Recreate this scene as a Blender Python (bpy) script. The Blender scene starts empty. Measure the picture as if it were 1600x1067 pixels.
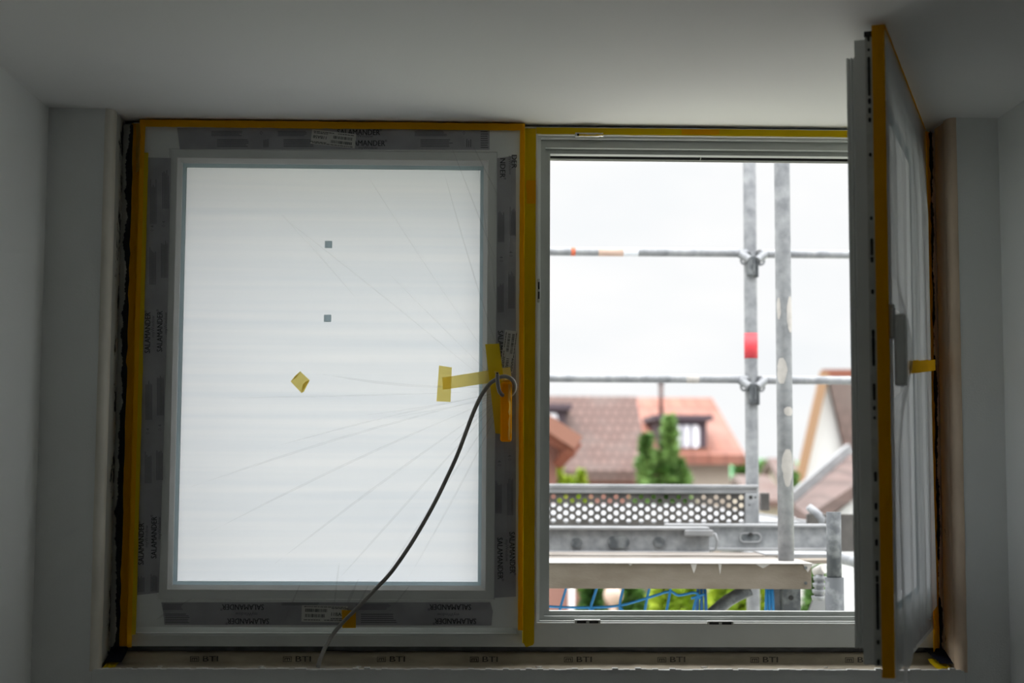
import bpy, bmesh, math, random
from mathutils import Vector, Matrix
random.seed(7)
C = bpy.context.scene.collection
S = bpy.context.scene
# ------------------------------------------------------------------ camera
FPX = 2350.0
pitch = math.atan(203 / FPX); yaw = math.atan(60 / FPX); roll = math.radians(.27)
fw = Vector((math.sin(yaw) * math.cos(pitch), math.cos(yaw) * math.cos(pitch), math.sin(pitch)))
r0 = fw.cross(Vector((0, 0, 1))).normalized(); u0 = r0.cross(fw)
RT = r0 * math.cos(roll) + u0 * math.sin(roll); UP = u0 * math.cos(roll) - r0 * math.sin(roll)
EYE = Vector((0, 0, 1.5))
cd = bpy.data.cameras.new('camera'); cam = bpy.data.objects.new('camera', cd); C.objects.link(cam)
m3 = Matrix((RT, UP, -fw)).transposed()
cam.matrix_world = Matrix.Translation(EYE) @ m3.to_4x4()
cd.sensor_width = 36; cd.sensor_fit = 'HORIZONTAL'; cd.lens = FPX / 1600 * 36
cd.clip_start = .05; cd.clip_end = 3000
cd.dof.use_dof = True; cd.dof.focus_distance = 3.89; cd.dof.aperture_fstop = 2.6
S.camera = cam

def P(px, py, D):
    """point of the place seen at pixel (px, py) of the photograph, on the plane Y = D"""
    d = fw * FPX + RT * (px - 800) - UP * (py - 533.5)
    return EYE + d * (D / d.y)
# ------------------------------------------------------------------ world: bright overcast sky
S.view_settings.view_transform = 'Standard'; S.view_settings.look = 'None'
S.view_settings.exposure = 1.08; S.view_settings.gamma = 1; S.view_settings.use_curve_mapping = False
w = bpy.data.worlds.new('overcast_sky'); S.world = w; w.use_nodes = True
nt = w.node_tree; nt.nodes.clear()
N = nt.nodes.new; L = nt.links.new
wo = N('ShaderNodeOutputWorld'); bg = N('ShaderNodeBackground'); L(bg.outputs[0], wo.inputs[0])
tc = N('ShaderNodeTexCoord'); sep = N('ShaderNodeSeparateXYZ'); L(tc.outputs['Generated'], sep.inputs[0])
ramp = N('ShaderNodeValToRGB'); L(sep.outputs['Z'], ramp.inputs[0])
e = ramp.color_ramp.elements
e[0].position = 0.0; e[0].color = (.90, .90, .90, 1)
e[1].position = 1.0; e[1].color = (1.0, 1.0, 1.0, 1)
ns = N('ShaderNodeTexNoise'); ns.inputs['Scale'].default_value = 5.5; ns.inputs['Detail'].default_value = 5
mp = N('ShaderNodeMapping'); mp.inputs['Scale'].default_value = (1, 1, 2.6); mp.inputs['Location'].default_value = (.3, .1, .9)
L(tc.outputs['Generated'], mp.inputs[0]); L(mp.outputs[0], ns.inputs[0])
cr = N('ShaderNodeValToRGB'); L(ns.outputs[0], cr.inputs[0])
cr.color_ramp.elements[0].position = .35; cr.color_ramp.elements[0].color = (.92, .945, .965, 1)
cr.color_ramp.elements[1].position = .62; cr.color_ramp.elements[1].color = (1, 1, 1.0, 1)
L(cr.outputs[0], bg.inputs[0])
st = N('ShaderNodeMapRange'); st.inputs[1].default_value = .20; st.inputs[2].default_value = 1.0
st.inputs[3].default_value = .475; st.inputs[4].default_value = 3.6
L(sep.outputs['Z'], st.inputs[0]); L(st.outputs[0], bg.inputs[1])

# ------------------------------------------------------------------ materials
def lin(c):
    return tuple(((v / 255) / 12.92 if v / 255 <= .04045 else ((v / 255 + .055) / 1.055) ** 2.4) for v in c) + (1,)
def mat(name, col, rough=.5, metal=0, spec=.5, var=0, vscale=20, col2=None, bump=0, bscale=120, stretch=(1, 1, 1), lo=.4, hi=.6, detail=4):
    m = bpy.data.materials.new(name); m.use_nodes = True
    t = m.node_tree; b = t.nodes['Principled BSDF']
    c = tuple(col) + (1,) if len(col) == 3 else col
    b.inputs['Base Color'].default_value = c
    b.inputs['Roughness'].default_value = rough; b.inputs['Metallic'].default_value = metal
    b.inputs['Specular IOR Level'].default_value = spec
    tcn = t.nodes.new('ShaderNodeTexCoord'); mpn = t.nodes.new('ShaderNodeMapping'); mpn.inputs['Scale'].default_value = stretch
    t.links.new(tcn.outputs['Object'], mpn.inputs[0])
    if col2 or var:
        n = t.nodes.new('ShaderNodeTexNoise'); n.inputs['Scale'].default_value = vscale; n.inputs['Detail'].default_value = detail
        t.links.new(mpn.outputs[0], n.inputs[0])
        r = t.nodes.new('ShaderNodeValToRGB'); t.links.new(n.outputs[0], r.inputs[0])
        r.color_ramp.elements[0].position = lo; r.color_ramp.elements[1].position = hi
        r.color_ramp.elements[0].color = c
        r.color_ramp.elements[1].color = (tuple(col2) + (1,)) if col2 else tuple(min(1, v * (1 + var)) for v in c[:3]) + (1,)
        t.links.new(r.outputs[0], b.inputs['Base Color'])
    if bump:
        n = t.nodes.new('ShaderNodeTexNoise'); n.inputs['Scale'].default_value = bscale; n.inputs['Detail'].default_value = 3
        t.links.new(mpn.outputs[0], n.inputs[0])
        bp = t.nodes.new('ShaderNodeBump'); bp.inputs['Strength'].default_value = bump; bp.inputs['Distance'].default_value = .002
        t.links.new(n.outputs[0], bp.inputs['Height']); t.links.new(bp.outputs[0], b.inputs['Normal'])
    return m
def sheet_mat(name, col, trans, thru=0.0, rough=.5, tcol=None, streak=None, scol=None, facing=0, gloss=True):
    """thin sheet: diffuse + translucent, `thru` of clear transparency"""
    m = bpy.data.materials.new(name); m.use_nodes = True
    t = m.node_tree; t.nodes.clear(); n = t.nodes.new; l = t.links.new
    o = n('ShaderNodeOutputMaterial'); d = n('ShaderNodeBsdfDiffuse'); tr = n('ShaderNodeBsdfTranslucent')
    g = n('ShaderNodeBsdfGlossy'); g.inputs['Roughness'].default_value = rough; g.inputs['Color'].default_value = (1, 1, 1, 1)
    d.inputs[0].default_value = tuple(col) + (1,); tr.inputs[0].default_value = tuple(tcol or col) + (1,)
    m1 = n('ShaderNodeMixShader'); m1.inputs[0].default_value = trans; l(d.outputs[0], m1.inputs[1]); l(tr.outputs[0], m1.inputs[2])
    m2 = n('ShaderNodeMixShader'); fr = n('ShaderNodeFresnel'); fr.inputs[0].default_value = 1.4
    l(fr.outputs[0], m2.inputs[0]); l(m1.outputs[0], m2.inputs[1]); l(g.outputs[0], m2.inputs[2])
    last = m2 if gloss else m1
    if thru or facing:
        tp = n('ShaderNodeBsdfTransparent'); tp.inputs[0].default_value = (1, 1, 1, 1) if thru > .5 else tuple(min(1, v ** .5) for v in (tcol or col)) + (1,)
        m3_ = n('ShaderNodeMixShader'); m3_.inputs[0].default_value = thru
        l(last.outputs[0], m3_.inputs[1]); l(tp.outputs[0], m3_.inputs[2]); last = m3_
        if facing:
            lw = n('ShaderNodeLayerWeight'); lw.inputs[0].default_value = .5
            mr = n('ShaderNodeMapRange'); mr.inputs[1].default_value = 0; mr.inputs[2].default_value = .6
            mr.inputs[3].default_value = thru; mr.inputs[4].default_value = max(0, thru - facing)
            l(lw.outputs['Facing'], mr.inputs[0]); l(mr.outputs[0], m3_.inputs[0])
    if streak:
        tcn = n('ShaderNodeTexCoord'); mpn = n('ShaderNodeMapping'); mpn.inputs['Scale'].default_value = streak
        l(tcn.outputs['Object'], mpn.inputs[0])
        nn = n('ShaderNodeTexNoise'); nn.inputs['Scale'].default_value = 1; nn.inputs['Detail'].default_value = 6; l(mpn.outputs[0], nn.inputs[0])
        r = n('ShaderNodeValToRGB'); l(nn.outputs[0], r.inputs[0])
        r.color_ramp.elements[0].position = .3; r.color_ramp.elements[1].position = .7
        r.color_ramp.elements[0].color = tuple(scol) + (1,); r.color_ramp.elements[1].color = tuple(tcol or col) + (1,)
        l(r.outputs[0], tr.inputs[0])
    l(last.outputs[0], o.inputs[0])
    return m
M = {}
M['paint'] = mat('white_wall_paint', (.80, .815, .80), .75, bump=.25, bscale=260)
M['ceiling'] = mat('white_ceiling_paint', (.88, .88, .865), .7, bump=.15, bscale=200)
M['floor'] = mat('screed', (.36, .35, .34), .8, var=.3, vscale=4)
M['bead'] = mat('smooth_filler', (.66, .63, .55), .7, var=.12, vscale=14, stretch=(1, 1, .5))
M['pvc'] = mat('white_plastic_profile', (.70, .72, .70), .35, var=.06, vscale=6)
M['pvc_shaded'] = mat('white_plastic_shaded', (.48, .50, .48), .4)  # darker copy of the white profile, shade put into its colour
M['lip'] = mat('bare_white_plastic', (.80, .80, .78), .3)
M['shutter'] = mat('light_grey_blind_rail', (.72, .71, .69), .4)
M['darkprof'] = mat('grey_sill_profile', (.16, .165, .17), .5, var=.35, vscale=30, stretch=(1, 1, 3))
M['rubber'] = mat('black_seal', (.012, .012, .013), .5)

M['foil'] = mat('grey_protective_foil', (.31, .31, .33), .38, var=.18, vscale=14, bump=.2, bscale=30)
M['ink'] = mat('dark_print', (.015, .016, .020), .5)
M['fineink'] = mat('grey_fine_print', (.10, .10, .11), .5)
M['label'] = mat('white_paper_label', (.62, .62, .58), .5)
M['steel'] = mat('grey_fitting_steel', (.46, .47, .44), .45, metal=.2, var=.2, vscale=30)
M['hole'] = mat('dark_slot', (.01, .01, .01), .6)
M['navy'] = mat('dark_blue_membrane', (.006, .008, .018), .85, spec=.15)
M['cable'] = mat('grey_cable_sheath', (.27, .26, .24), .45)
M['core'] = mat('dark_cable_core', (.02, .02, .02), .5)
M['galv'] = mat('galvanised_steel', (.165, .172, .185), .5, metal=.2, col2=(.30, .31, .32), vscale=26, lo=.3, hi=.7, bump=.3, bscale=60, detail=8)
M['galvd'] = mat('dark_galvanised_steel', (0.065, 0.072, 0.079), .55, metal=.2, col2=(0.187, 0.198, 0.202), vscale=26, lo=.45, hi=.7)
M['galvl'] = mat('pale_galvanised_steel', (0.216, 0.223, 0.230), .5, metal=.2, col2=(0.302, 0.302, 0.310), vscale=9, lo=.35, hi=.7)
M['mortar'] = mat('mortar_splash', (.40, .38, .36), .85, var=.15, vscale=30)
M['perf'] = mat('weathered_aluminium', (0.054, 0.050, 0.046), .6, metal=.1, col2=(0.086, 0.079, 0.072), vscale=12)
M['concrete'] = mat('mortar_covered_beam', (.155, .128, .098), .9, col2=(.22, .19, .155), vscale=7, stretch=(1, 1, 2.5), lo=.3, hi=.75, bump=.6, bscale=90)
M['board'] = mat('weathered_scaffold_board', (.095, .078, .062), .85, col2=(.20, .18, .16), vscale=9, stretch=(.5, 3, 3), lo=.35, hi=.65)
M['red'] = mat('red_reflective_sleeve', (0.612, 0.043, 0.058), .5)
M['peach'] = mat('faded_orange_tag', (0.518, 0.374, 0.302), .6)
M['orange'] = mat('orange_tag', (0.540, 0.122, 0.058), .6)
M['palewrap'] = mat('pale_grey_wrap', (.66, .69, .74), .5)
M['net'] = mat('blue_net_cord', (.01, .17, .42), .6)
M['rope'] = mat('dark_blue_strap', (.01, .09, .26), .6)
M['tape_y'] = sheet_mat('yellow_washi_tape', (.84, .60, .012), .4, gloss=False, thru=.10, tcol=(.90, .66, .06))
M['tape_o'] = sheet_mat('orange_washi_tape', (.98, .50, .010), .4, gloss=False, thru=.06, tcol=(.95, .50, .02))
M['tape_p'] = sheet_mat('pale_yellow_tape', (.80, .56, .05), .62, thru=.12, tcol=(1, .82, .22))
M['film'] = sheet_mat('clear_masking_film', (.95, .96, .96), .9, thru=.965, rough=.22, facing=.3)
M['fold'] = sheet_mat('pleated_masking_film', (.95, .96, .96), .5, thru=.86, gloss=False)
M['film2'] = sheet_mat('milky_draped_film', (.94, .96, .97), .75, thru=.86, rough=.3, facing=.4)
M['pane'] = sheet_mat('milky_pane', (.6, .6, .6), .97, gloss=False, tcol=(.655, .66, .668), streak=(.8, 1, 48), scol=(.60, .618, .64))
M['spacer'] = sheet_mat('grey_spacer_bar', (.45, .50, .51), .85, gloss=False, tcol=(.62, .69, .71))
def tile_mat(name, a, b, sx, sz, stain):
    m = mat(name, a, .85); t = m.node_tree; n = t.nodes.new; l = t.links.new
    bs = t.nodes['Principled BSDF']; tcn = n('ShaderNodeTexCoord')
    mpn = n('ShaderNodeMapping'); mpn.inputs['Rotation'].default_value = (math.pi / 2, 0, 0)
    l(tcn.outputs['Object'], mpn.inputs[0])
    br = n('ShaderNodeTexBrick'); br.inputs['Color1'].default_value = tuple(a) + (1,); br.inputs['Color2'].default_value = tuple(b) + (1,)
    br.inputs['Mortar'].default_value = tuple(v * .72 for v in a) + (1,)
    br.inputs['Scale'].default_value = 1; br.inputs['Brick Width'].default_value = sx; br.inputs['Row Height'].default_value = sz
    br.inputs['Mortar Size'].default_value = .03; l(mpn.outputs[0], br.inputs['Vector'])
    no = n('ShaderNodeTexNoise'); no.inputs['Scale'].default_value = .8; no.inputs['Detail'].default_value = 6; l(tcn.outputs['Object'], no.inputs[0])
    rr = n('ShaderNodeValToRGB'); rr.color_ramp.elements[0].position = .42; rr.color_ramp.elements[1].position = .7; l(no.outputs[0], rr.inputs[0])
    mx = n('ShaderNodeMix'); mx.data_type = 'RGBA'; l(rr.outputs[0], mx.inputs[0]); l(br.outputs[0], mx.inputs[6]); mx.inputs[7].default_value = tuple(stain) + (1,)
    l(mx.outputs[2], bs.inputs['Base Color']); return m
M['tile_brown'] = tile_mat('weathered_brown_roof_tiles', (0.122, 0.072, 0.061), (0.148, 0.090, 0.076), .16, .15, (0.144, 0.119, 0.108))
M['tile_orange'] = tile_mat('orange_red_roof_tiles', (0.245, 0.090, 0.061), (0.281, 0.112, 0.076), .3, .30, (0.259, 0.130, 0.101))
M['tile_dark'] = tile_mat('brown_grey_roof_tiles', (0.130, 0.086, 0.076), (0.148, 0.097, 0.086), .2, .2, (0.151, 0.115, 0.104))
M['terracotta'] = mat('terracotta_render', (.25, .115, .08), .8)
M['cream'] = mat('cream_render', (0.346, 0.302, 0.252), .85, var=.1, vscale=1)
M['white_render'] = mat('white_render', (0.576, 0.576, 0.576), .85)
M['pink'] = mat('pink_render', (0.238, 0.119, 0.094), .85)
M['fascia'] = mat('brown_timber_fascia', (0.216, 0.072, 0.043), .7)
M['verge'] = mat('light_brown_verge_board', (0.302, 0.180, 0.101), .7)
M['cheek'] = mat('dark_slate_dormer_cladding', (0.079, 0.058, 0.072), .8)
M['curtain'] = mat('white_window_sash', (.90, .91, .96), .5)
M['winline'] = mat('grey_glazing_bar', (.25, .26, .32), .5)
M['pipe'] = mat('brown_flue_pipe', (0.086, 0.043, 0.036), .7)
M['white_pipe'] = mat('white_downpipe', (0.540, 0.526, 0.518), .5)
M['leaf'] = mat('conifer_leaves', (.075, .17, .035), .7, col2=(.19, .32, .09), vscale=3)
M['leaf_y'] = mat('yellow_green_leaves', (0.216, 0.331, 0.014), .7, col2=(0.360, 0.446, 0.029), vscale=5)
M['leaf_d'] = mat('dark_green_leaves', (0.022, 0.079, 0.014), .7, col2=(0.086, 0.187, 0.029), vscale=3)
M['bark'] = mat('brown_bark', (.10, .06, .04), .9)
M['bounce_ground'] = mat('ground_paled_for_bounce', (.50, .49, .45), .9, col2=(.36, .40, .26), vscale=.12)  # ground made pale to bounce daylight up to the ceiling
M['hill'] = mat('wooded_hill', (0.072, 0.187, 0.086), .95, var=.5, vscale=.05)
M['btiband'] = mat('beige_foam_tape', (.30, .255, .185), .6, var=.25, vscale=10, bump=.5, bscale=20, stretch=(1, 1, 2))
M['band_ink'] = mat('brown_tape_print', (.05, .042, .032), .6)

# plaster smeared over the dark membrane: more plaster away from the frame, ragged edge
def smear_mat(name, plaster, y0, y1, seed, axis='Y', thr=1.92):
    m = mat(name, plaster, .8, bump=.6, bscale=50); t = m.node_tree; n = t.nodes.new; l = t.links.new
    bs = t.nodes['Principled BSDF']; tcn = n('ShaderNodeTexCoord'); sp = n('ShaderNodeSeparateXYZ'); l(tcn.outputs['Object'], sp.inputs[0])
    mr = n('ShaderNodeMapRange'); mr.inputs[1].default_value = y0; mr.inputs[2].default_value = y1; l(sp.outputs[axis], mr.inputs[0])
    mpn = n('ShaderNodeMapping'); mpn.inputs['Scale'].default_value = (1, 6, 3.2); mpn.inputs['Location'].default_value = (seed, seed, seed); l(tcn.outputs['Object'], mpn.inputs[0])
    no = n('ShaderNodeTexNoise'); no.inputs['Scale'].default_value = 2.2; no.inputs['Detail'].default_value = 9; no.inputs['Roughness'].default_value = .72; l(mpn.outputs[0], no.inputs[0])
    ad = n('ShaderNodeMath'); ad.operation = 'MULTIPLY_ADD'; l(no.outputs[0], ad.inputs[0]); ad.inputs[1].default_value = 2.4; l(mr.outputs[0], ad.inputs[2])
    rr = n('ShaderNodeValToRGB'); rr.color_ramp.elements[0].position = .0; rr.color_ramp.elements[1].position = .04
    sb = n('ShaderNodeMath'); sb.operation = 'SUBTRACT'; l(ad.outputs[0], sb.inputs[0]); sb.inputs[1].default_value = thr; l(sb.outputs[0], rr.inputs[0])
    mx = n('ShaderNodeMix'); mx.data_type = 'RGBA'; l(rr.outputs[0], mx.inputs[0]); mx.inputs[6].default_value = tuple(plaster) + (1,); mx.inputs[7].default_value = (.006, .008, .016, 1)
    l(mx.outputs[2], bs.inputs['Base Color']); return m
M['smear_l'] = smear_mat('plaster_over_dark_membrane', (.40, .40, .36), 0.0, .13, 1.3)
M['smear_r'] = smear_mat('tape_glow_plaster_over_dark_membrane', (.60, .47, .34), 0.0, .16, 4.1, thr=2.0)  # beige includes painted warm bounce from the orange tape
M['seal_l'] = smear_mat('dark_seal_with_grey_plaster', (.40, .40, .36), -.013, .013, 7.7, 'X', 1.62)
M['seal_r'] = smear_mat('dark_seal_with_tape_glow_plaster', (.60, .47, .34), .010, -.010, 2.2, 'X', 1.55)  # plaster colour carries the same painted tape glow
M['bead_r'] = mat('beige_filler_with_tape_glow', (.64, .50, .37), .7, var=.12, vscale=14, stretch=(1, 1, .5))  # warm reflection of the orange tape put into the filler colour

# ------------------------------------------------------------------ mesh helpers
class MB:
    def __init__(s): s.bm = bmesh.new()
    def v(s, p): return s.bm.verts.new(p)
    def face(s, pts):
        try: return s.bm.faces.new([s.v(p) for p in pts])
        except ValueError: return None
    def box(s, x0, x1, y0, y1, z0, z1, bev=0, seg=2):
        vs = [s.v((x, y, z)) for x in (x0, x1) for y in (y0, y1) for z in (z0, z1)]
        fs = [s.bm.faces.new([vs[i] for i in q]) for q in ((0, 1, 3, 2), (4, 6, 7, 5), (0, 4, 5, 1), (2, 3, 7, 6), (0, 2, 6, 4), (1, 5, 7, 3))]
        if bev:
            ed = list({e for f in fs for e in f.edges})
            bmesh.ops.bevel(s.bm, geom=ed, offset=bev, segments=seg, affect='EDGES', profile=.5)
        return s
    def prism(s, poly, d):
        """closed solid: polygon extruded by vector d"""
        a = [s.v(p) for p in poly]; b = [s.v(Vector(p) + Vector(d)) for p in poly]; k = len(a)
        s.bm.faces.new(a); s.bm.faces.new(b[::-1])
        for i in range(k): s.bm.faces.new([a[i], b[i], b[(i + 1) % k], a[(i + 1) % k]])
        return s
    def bar(s, p, q, w, h, up=(0, 0, 1)):
        p = Vector(p); q = Vector(q); d = (q - p).normalized(); u = Vector(up)
        sd = d.cross(u).normalized() * w / 2; uu = sd.cross(d).normalized() * h / 2
        return s.prism([p - sd - uu, p + sd - uu, p + sd + uu, p - sd + uu], q - p)
    def tube(s, pts, r, seg=16, cap=True):
        pts = [Vector(p) for p in pts]; rs = r if isinstance(r, (list, tuple)) else [r] * len(pts)
        rings = []; t0 = (pts[1] - pts[0]).normalized()
        a = t0.orthogonal().normalized()
        for i, p in enumerate(pts):
            t = ((pts[min(i + 1, len(pts) - 1)] - pts[max(i - 1, 0)])).normalized()
            a = (a - t * a.dot(t)).normalized(); b = t.cross(a)
            rings.append([s.v(p + (a * math.cos(k * 2 * math.pi / seg) + b * math.sin(k * 2 * math.pi / seg)) * rs[i]) for k in range(seg)])
        for i in range(len(rings) - 1):
            for k in range(seg):
                f = s.bm.faces.new([rings[i][k], rings[i][(k + 1) % seg], rings[i + 1][(k + 1) % seg], rings[i + 1][k]]); f.smooth = True
        if cap: s.bm.faces.new(rings[0][::-1]); s.bm.faces.new(rings[-1])
        return s
    def ring(s, x0, x1, z0, z1, prof):
        """closed profile of (inset, y) swept round a rectangle, mitred"""
        cs = []
        for (i, y) in prof:
            cs.append([s.v((x0 + i, y, z0 + i)), s.v((x1 - i, y, z0 + i)), s.v((x1 - i, y, z1 - i)), s.v((x0 + i, y, z1 - i))])
        k = len(prof)
        for j in range(k):
            a, b = cs[j], cs[(j + 1) % k]
            for q in range(4): s.bm.faces.new([a[q], a[(q + 1) % 4], b[(q + 1) % 4], b[q]])
        return s
    def strip(s, prof, z0, z1, n=1, jit=0):
        """sheet: polyline of (x, y) drawn from z0 to z1"""
        rows = []
        for i in range(n + 1):
            z = z0 + (z1 - z0) * i / n
            rows.append([s.v((x + random.uniform(-jit, jit), y + random.uniform(-jit, jit) * .5, z)) for x, y in prof])
        for i in range(n):
            for k in range(len(prof) - 1): s.bm.faces.new([rows[i][k], rows[i][k + 1], rows[i + 1][k + 1], rows[i + 1][k]])
        return s
    def stripx(s, prof, x0, x1, n=1, jit=0):
        rows = []
        for i in range(n + 1):
            x = x0 + (x1 - x0) * i / n
            rows.append([s.v((x, y + random.uniform(-jit, jit) * .5, z + random.uniform(-jit, jit))) for y, z in prof])
        for i in range(n):
            for k in range(len(prof) - 1): s.bm.faces.new([rows[i][k], rows[i + 1][k], rows[i + 1][k + 1], rows[i][k + 1]])
        return s
    def build(s, name, m, parent=None, xf=None, local=False, smooth=False, norm=True):
        if norm: bmesh.ops.recalc_face_normals(s.bm, faces=s.bm.faces)
        me = bpy.data.meshes.new(name); s.bm.to_mesh(me); s.bm.free()
        if xf is not None: me.transform(xf)
        o = bpy.data.objects.new(name, me); C.objects.link(o)
        if smooth:
            for p in me.polygons: p.use_smooth = True
        me.materials.append(M[m] if isinstance(m, str) else m)
        if parent is not None:
            o.parent = parent
            if not local: me.transform(world(parent).inverted())
        return o
def world(o):
    mtx = o.matrix_basis.copy()
    while o.parent is not None: o = o.parent; mtx = o.matrix_basis @ mtx
    return mtx
def tag(o, label=None, cat=None, group=None, kind=None):
    if label: o['label'] = label
    if cat: o['category'] = cat
    if group: o['group'] = group
    if kind: o['kind'] = kind
    return o
def centre(o):
    """move a mesh object's origin to the middle of its base"""
    vs = [v.co for v in o.data.vertices]
    c = Vector(((min(v.x for v in vs) + max(v.x for v in vs)) / 2, (min(v.y for v in vs) + max(v.y for v in vs)) / 2, min(v.z for v in vs)))
    o.data.transform(Matrix.Translation(-c)); o.location = c; return o
def thing(name, loc, label, cat, group=None, rz=0):
    o = bpy.data.objects.new(name, None); C.objects.link(o); o.location = loc; o.rotation_euler = (0, 0, rz)
    o.empty_display_size = .1
    return tag(o, label, cat, group)
def struct(name, mb, m, **k):
    return tag(mb.build(name, m, **k), kind='structure')
def smooth_path(pts, n=8):
    pts = [Vector(p) for p in pts]; out = []
    for i in range(len(pts) - 1):
        p0 = pts[max(i - 1, 0)]; p1 = pts[i]; p2 = pts[i + 1]; p3 = pts[min(i + 2, len(pts) - 1)]
        for k in range(n):
            t = k / n
            out.append(.5 * ((2 * p1) + (p2 - p0) * t + (2 * p0 - 5 * p1 + 4 * p2 - p3) * t * t + (3 * p1 - p0 - 3 * p2 + p3) * t ** 3))
    out.append(pts[-1]); return out
def text_bm(mb, body, size, mtx, bold=0.0, sx=1.0):
    sup = body.endswith('®'); body = body.rstrip('®')
    cu = bpy.data.curves.new('lettering', 'FONT'); cu.body = body; cu.size = size; cu.offset = 0; cu.align_x = 'CENTER'; cu.align_y = 'CENTER'
    cu.resolution_u = 2
    o = bpy.data.objects.new('lettering', cu); C.objects.link(o)
    bpy.context.view_layer.update()
    me = bpy.data.meshes.new_from_object(o.evaluated_get(bpy.context.evaluated_depsgraph_get()))
    if sup:      # small raised registered mark after the word
        xm = max(v.co.x for v in me.vertices) * sx
        text_bm(mb, '\u00ae ', size * .42, mtx @ Matrix.Translation((xm + size * .17, size * .32, 0)))
    me.transform(mtx @ Matrix.Diagonal((sx, 1, 1, 1)))
    mb.bm.from_mesh(me)
    if bold:      # heavier strokes: the word once more, a hair beside and behind
        me.transform(mtx @ Matrix.Translation((bold * 1.6, 0, -.00012)) @ mtx.inverted()); mb.bm.from_mesh(me)
    bpy.data.meshes.remove(me); bpy.data.objects.remove(o); bpy.data.curves.remove(cu)
def face_mtx(p, ang=0):   # lies on a plane facing the room (-Y), turned by ang (degrees, counter-clockwise)
    return Matrix.Translation(p) @ Matrix.Rotation(math.radians(90), 4, 'X') @ Matrix.Rotation(math.radians(ang), 4, 'Z')

# ------------------------------------------------------------------ room shell
XL, XR, ZC, YW, YF = -1.08, 1.345, 2.412, 3.775, 3.90
OL, OR, OZ = -.921, 1.219, 1.010
b = MB()
def pier(xa, xb, edge):
    # pier with a rounded corner on the opening side
    r = .016; sgn = 1 if edge == xb else -1; back = xa if edge == xb else xb
    poly = [(back, YW, -.1)]
    for k in range(7):
        a = k / 6 * math.pi / 2
        poly.append((edge - sgn * r + sgn * r * math.sin(a), YW + r - r * math.cos(a), -.1))
    poly += [(edge, 4.2, -.1), (back, 4.2, -.1)]
    b.prism(poly, (0, 0, 2.9))
pier(-1.6, OL, OL); pier(OR, 1.9, OR)
b.box(OL - .01, OR + .01, YW, 4.2, -.1, OZ)
struct('wall_front', b, 'paint')
struct('ceiling', MB().box(-1.6, 1.9, -1.4, 4.2, ZC, ZC + .3), 'ceiling')
struct('floor', MB().box(-1.6, 1.9, -1.4, 4.2, -.2, 0), 'floor')
struct('wall_left', MB().box(-1.6, XL, -1.4, 3.78, -.1, ZC + .1), 'paint')
struct('wall_right', MB().box(XR, 1.9, -1.4, 3.78, -.1, ZC + .1), 'paint')
struct('wall_back', MB().box(-1.6, 1.9, -1.6, -1.3, -.1, ZC + .1), 'paint')
# filler edge along the two reveals and the sill lip
for nm, xe, s in (('trim_1', OL, 1), ('trim_2', OR, -1)):
    t = MB(); x2 = xe + s * .003
    pr = [(xe - s * .017, YW - .0015)]
    for k in range(7):
        a = k / 6 * math.pi / 2
        pr.append((xe - s * .016 + s * .018 * math.sin(a), YW + .0165 - .018 * math.cos(a)))
    pr += [(x2, 3.815), (xe - s * .002, 3.818)]
    t.strip(pr, OZ - .004, ZC, 40, .0006)
    struct(nm, t, 'bead' if s > 0 else 'bead_r', smooth=True)
t = MB(); n = 150
for i in range(n):
    xa = OL + (OR - OL) * i / n; xb = OL + (OR - OL) * (i + 1) / n
    ha = random.uniform(.001, .004) + (.003 if random.random() < .08 else 0)
    t.box(xa, xb, YW - .003 - random.uniform(0, .001), YW + .012, OZ - .002, OZ + ha)
struct('trim_3', t, 'lip')

# ------------------------------------------------------------------ fixed window frame
FX0, FX1, FZ0, FZ1 = -.895, 1.205, 1.053, 2.406
fr = thing('window_1', (.155, 3.93, FZ0), None, None); tag(fr, kind='structure')
OUT = [(0, YF), (.058, YF), (.058, YF + .006), (.063, YF + .006), (.063, YF + .022), (.078, YF + .024), (.078, YF + .05), (.090, YF + .052), (.090, YF + .08), (0, YF + .08)]
# two openings as two swept rings that meet in the mullion
MX = .149
fa = MB()
fa.ring(FX0, MX, FZ0, FZ1, [(0 if i == 0 else i - (.030), y) for i, y in OUT])
fa.build('frame', 'pvc', fr)
# right opening: own rebates as in the photo (lip, step, step)
fb = MB()
x0, x1, z0, z1 = MX, FX1, FZ0, FZ1
def rect_ring(mb, ins, outs, ya, yb):
    """solid ring between two rectangles (x0,x1,z0,z1)"""
    (a0, a1, c0, c1), (b0, b1, d0, d1) = outs, ins
    mb.box(a0, b0, ya, yb, c0, c1); mb.box(b1, a1, ya, yb, c0, c1)
    mb.box(b0, b1, ya, yb, c0, d0); mb.box(b0, b1, ya, yb, d1, c1)
rect_ring(fb, (.1635, 1.165, 1.112, 2.386), (MX, FX1, FZ0, FZ1), YF, YF + .012)
rect_ring(fb, (.174, 1.155, 1.118, 2.378), (MX, FX1, FZ0, FZ1), YF + .012, YF + .03)
fb.build('frame', 'pvc', fr)
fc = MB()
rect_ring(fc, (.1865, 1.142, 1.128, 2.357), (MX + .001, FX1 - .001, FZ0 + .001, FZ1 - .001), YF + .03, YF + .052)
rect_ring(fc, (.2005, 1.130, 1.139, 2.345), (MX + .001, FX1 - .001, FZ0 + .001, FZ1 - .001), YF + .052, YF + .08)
fc.build('rebate', 'pvc_shaded', fr)
# white ridge round the opening (sealing lip seat)
l = MB(); rect_ring(l, (.1655, 1.163, 1.114, 2.384), (.1625, 1.166, 1.1105, 2.3875), YF - .002, YF + .01)
l.build('sealing_lip', 'lip', fr)
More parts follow.
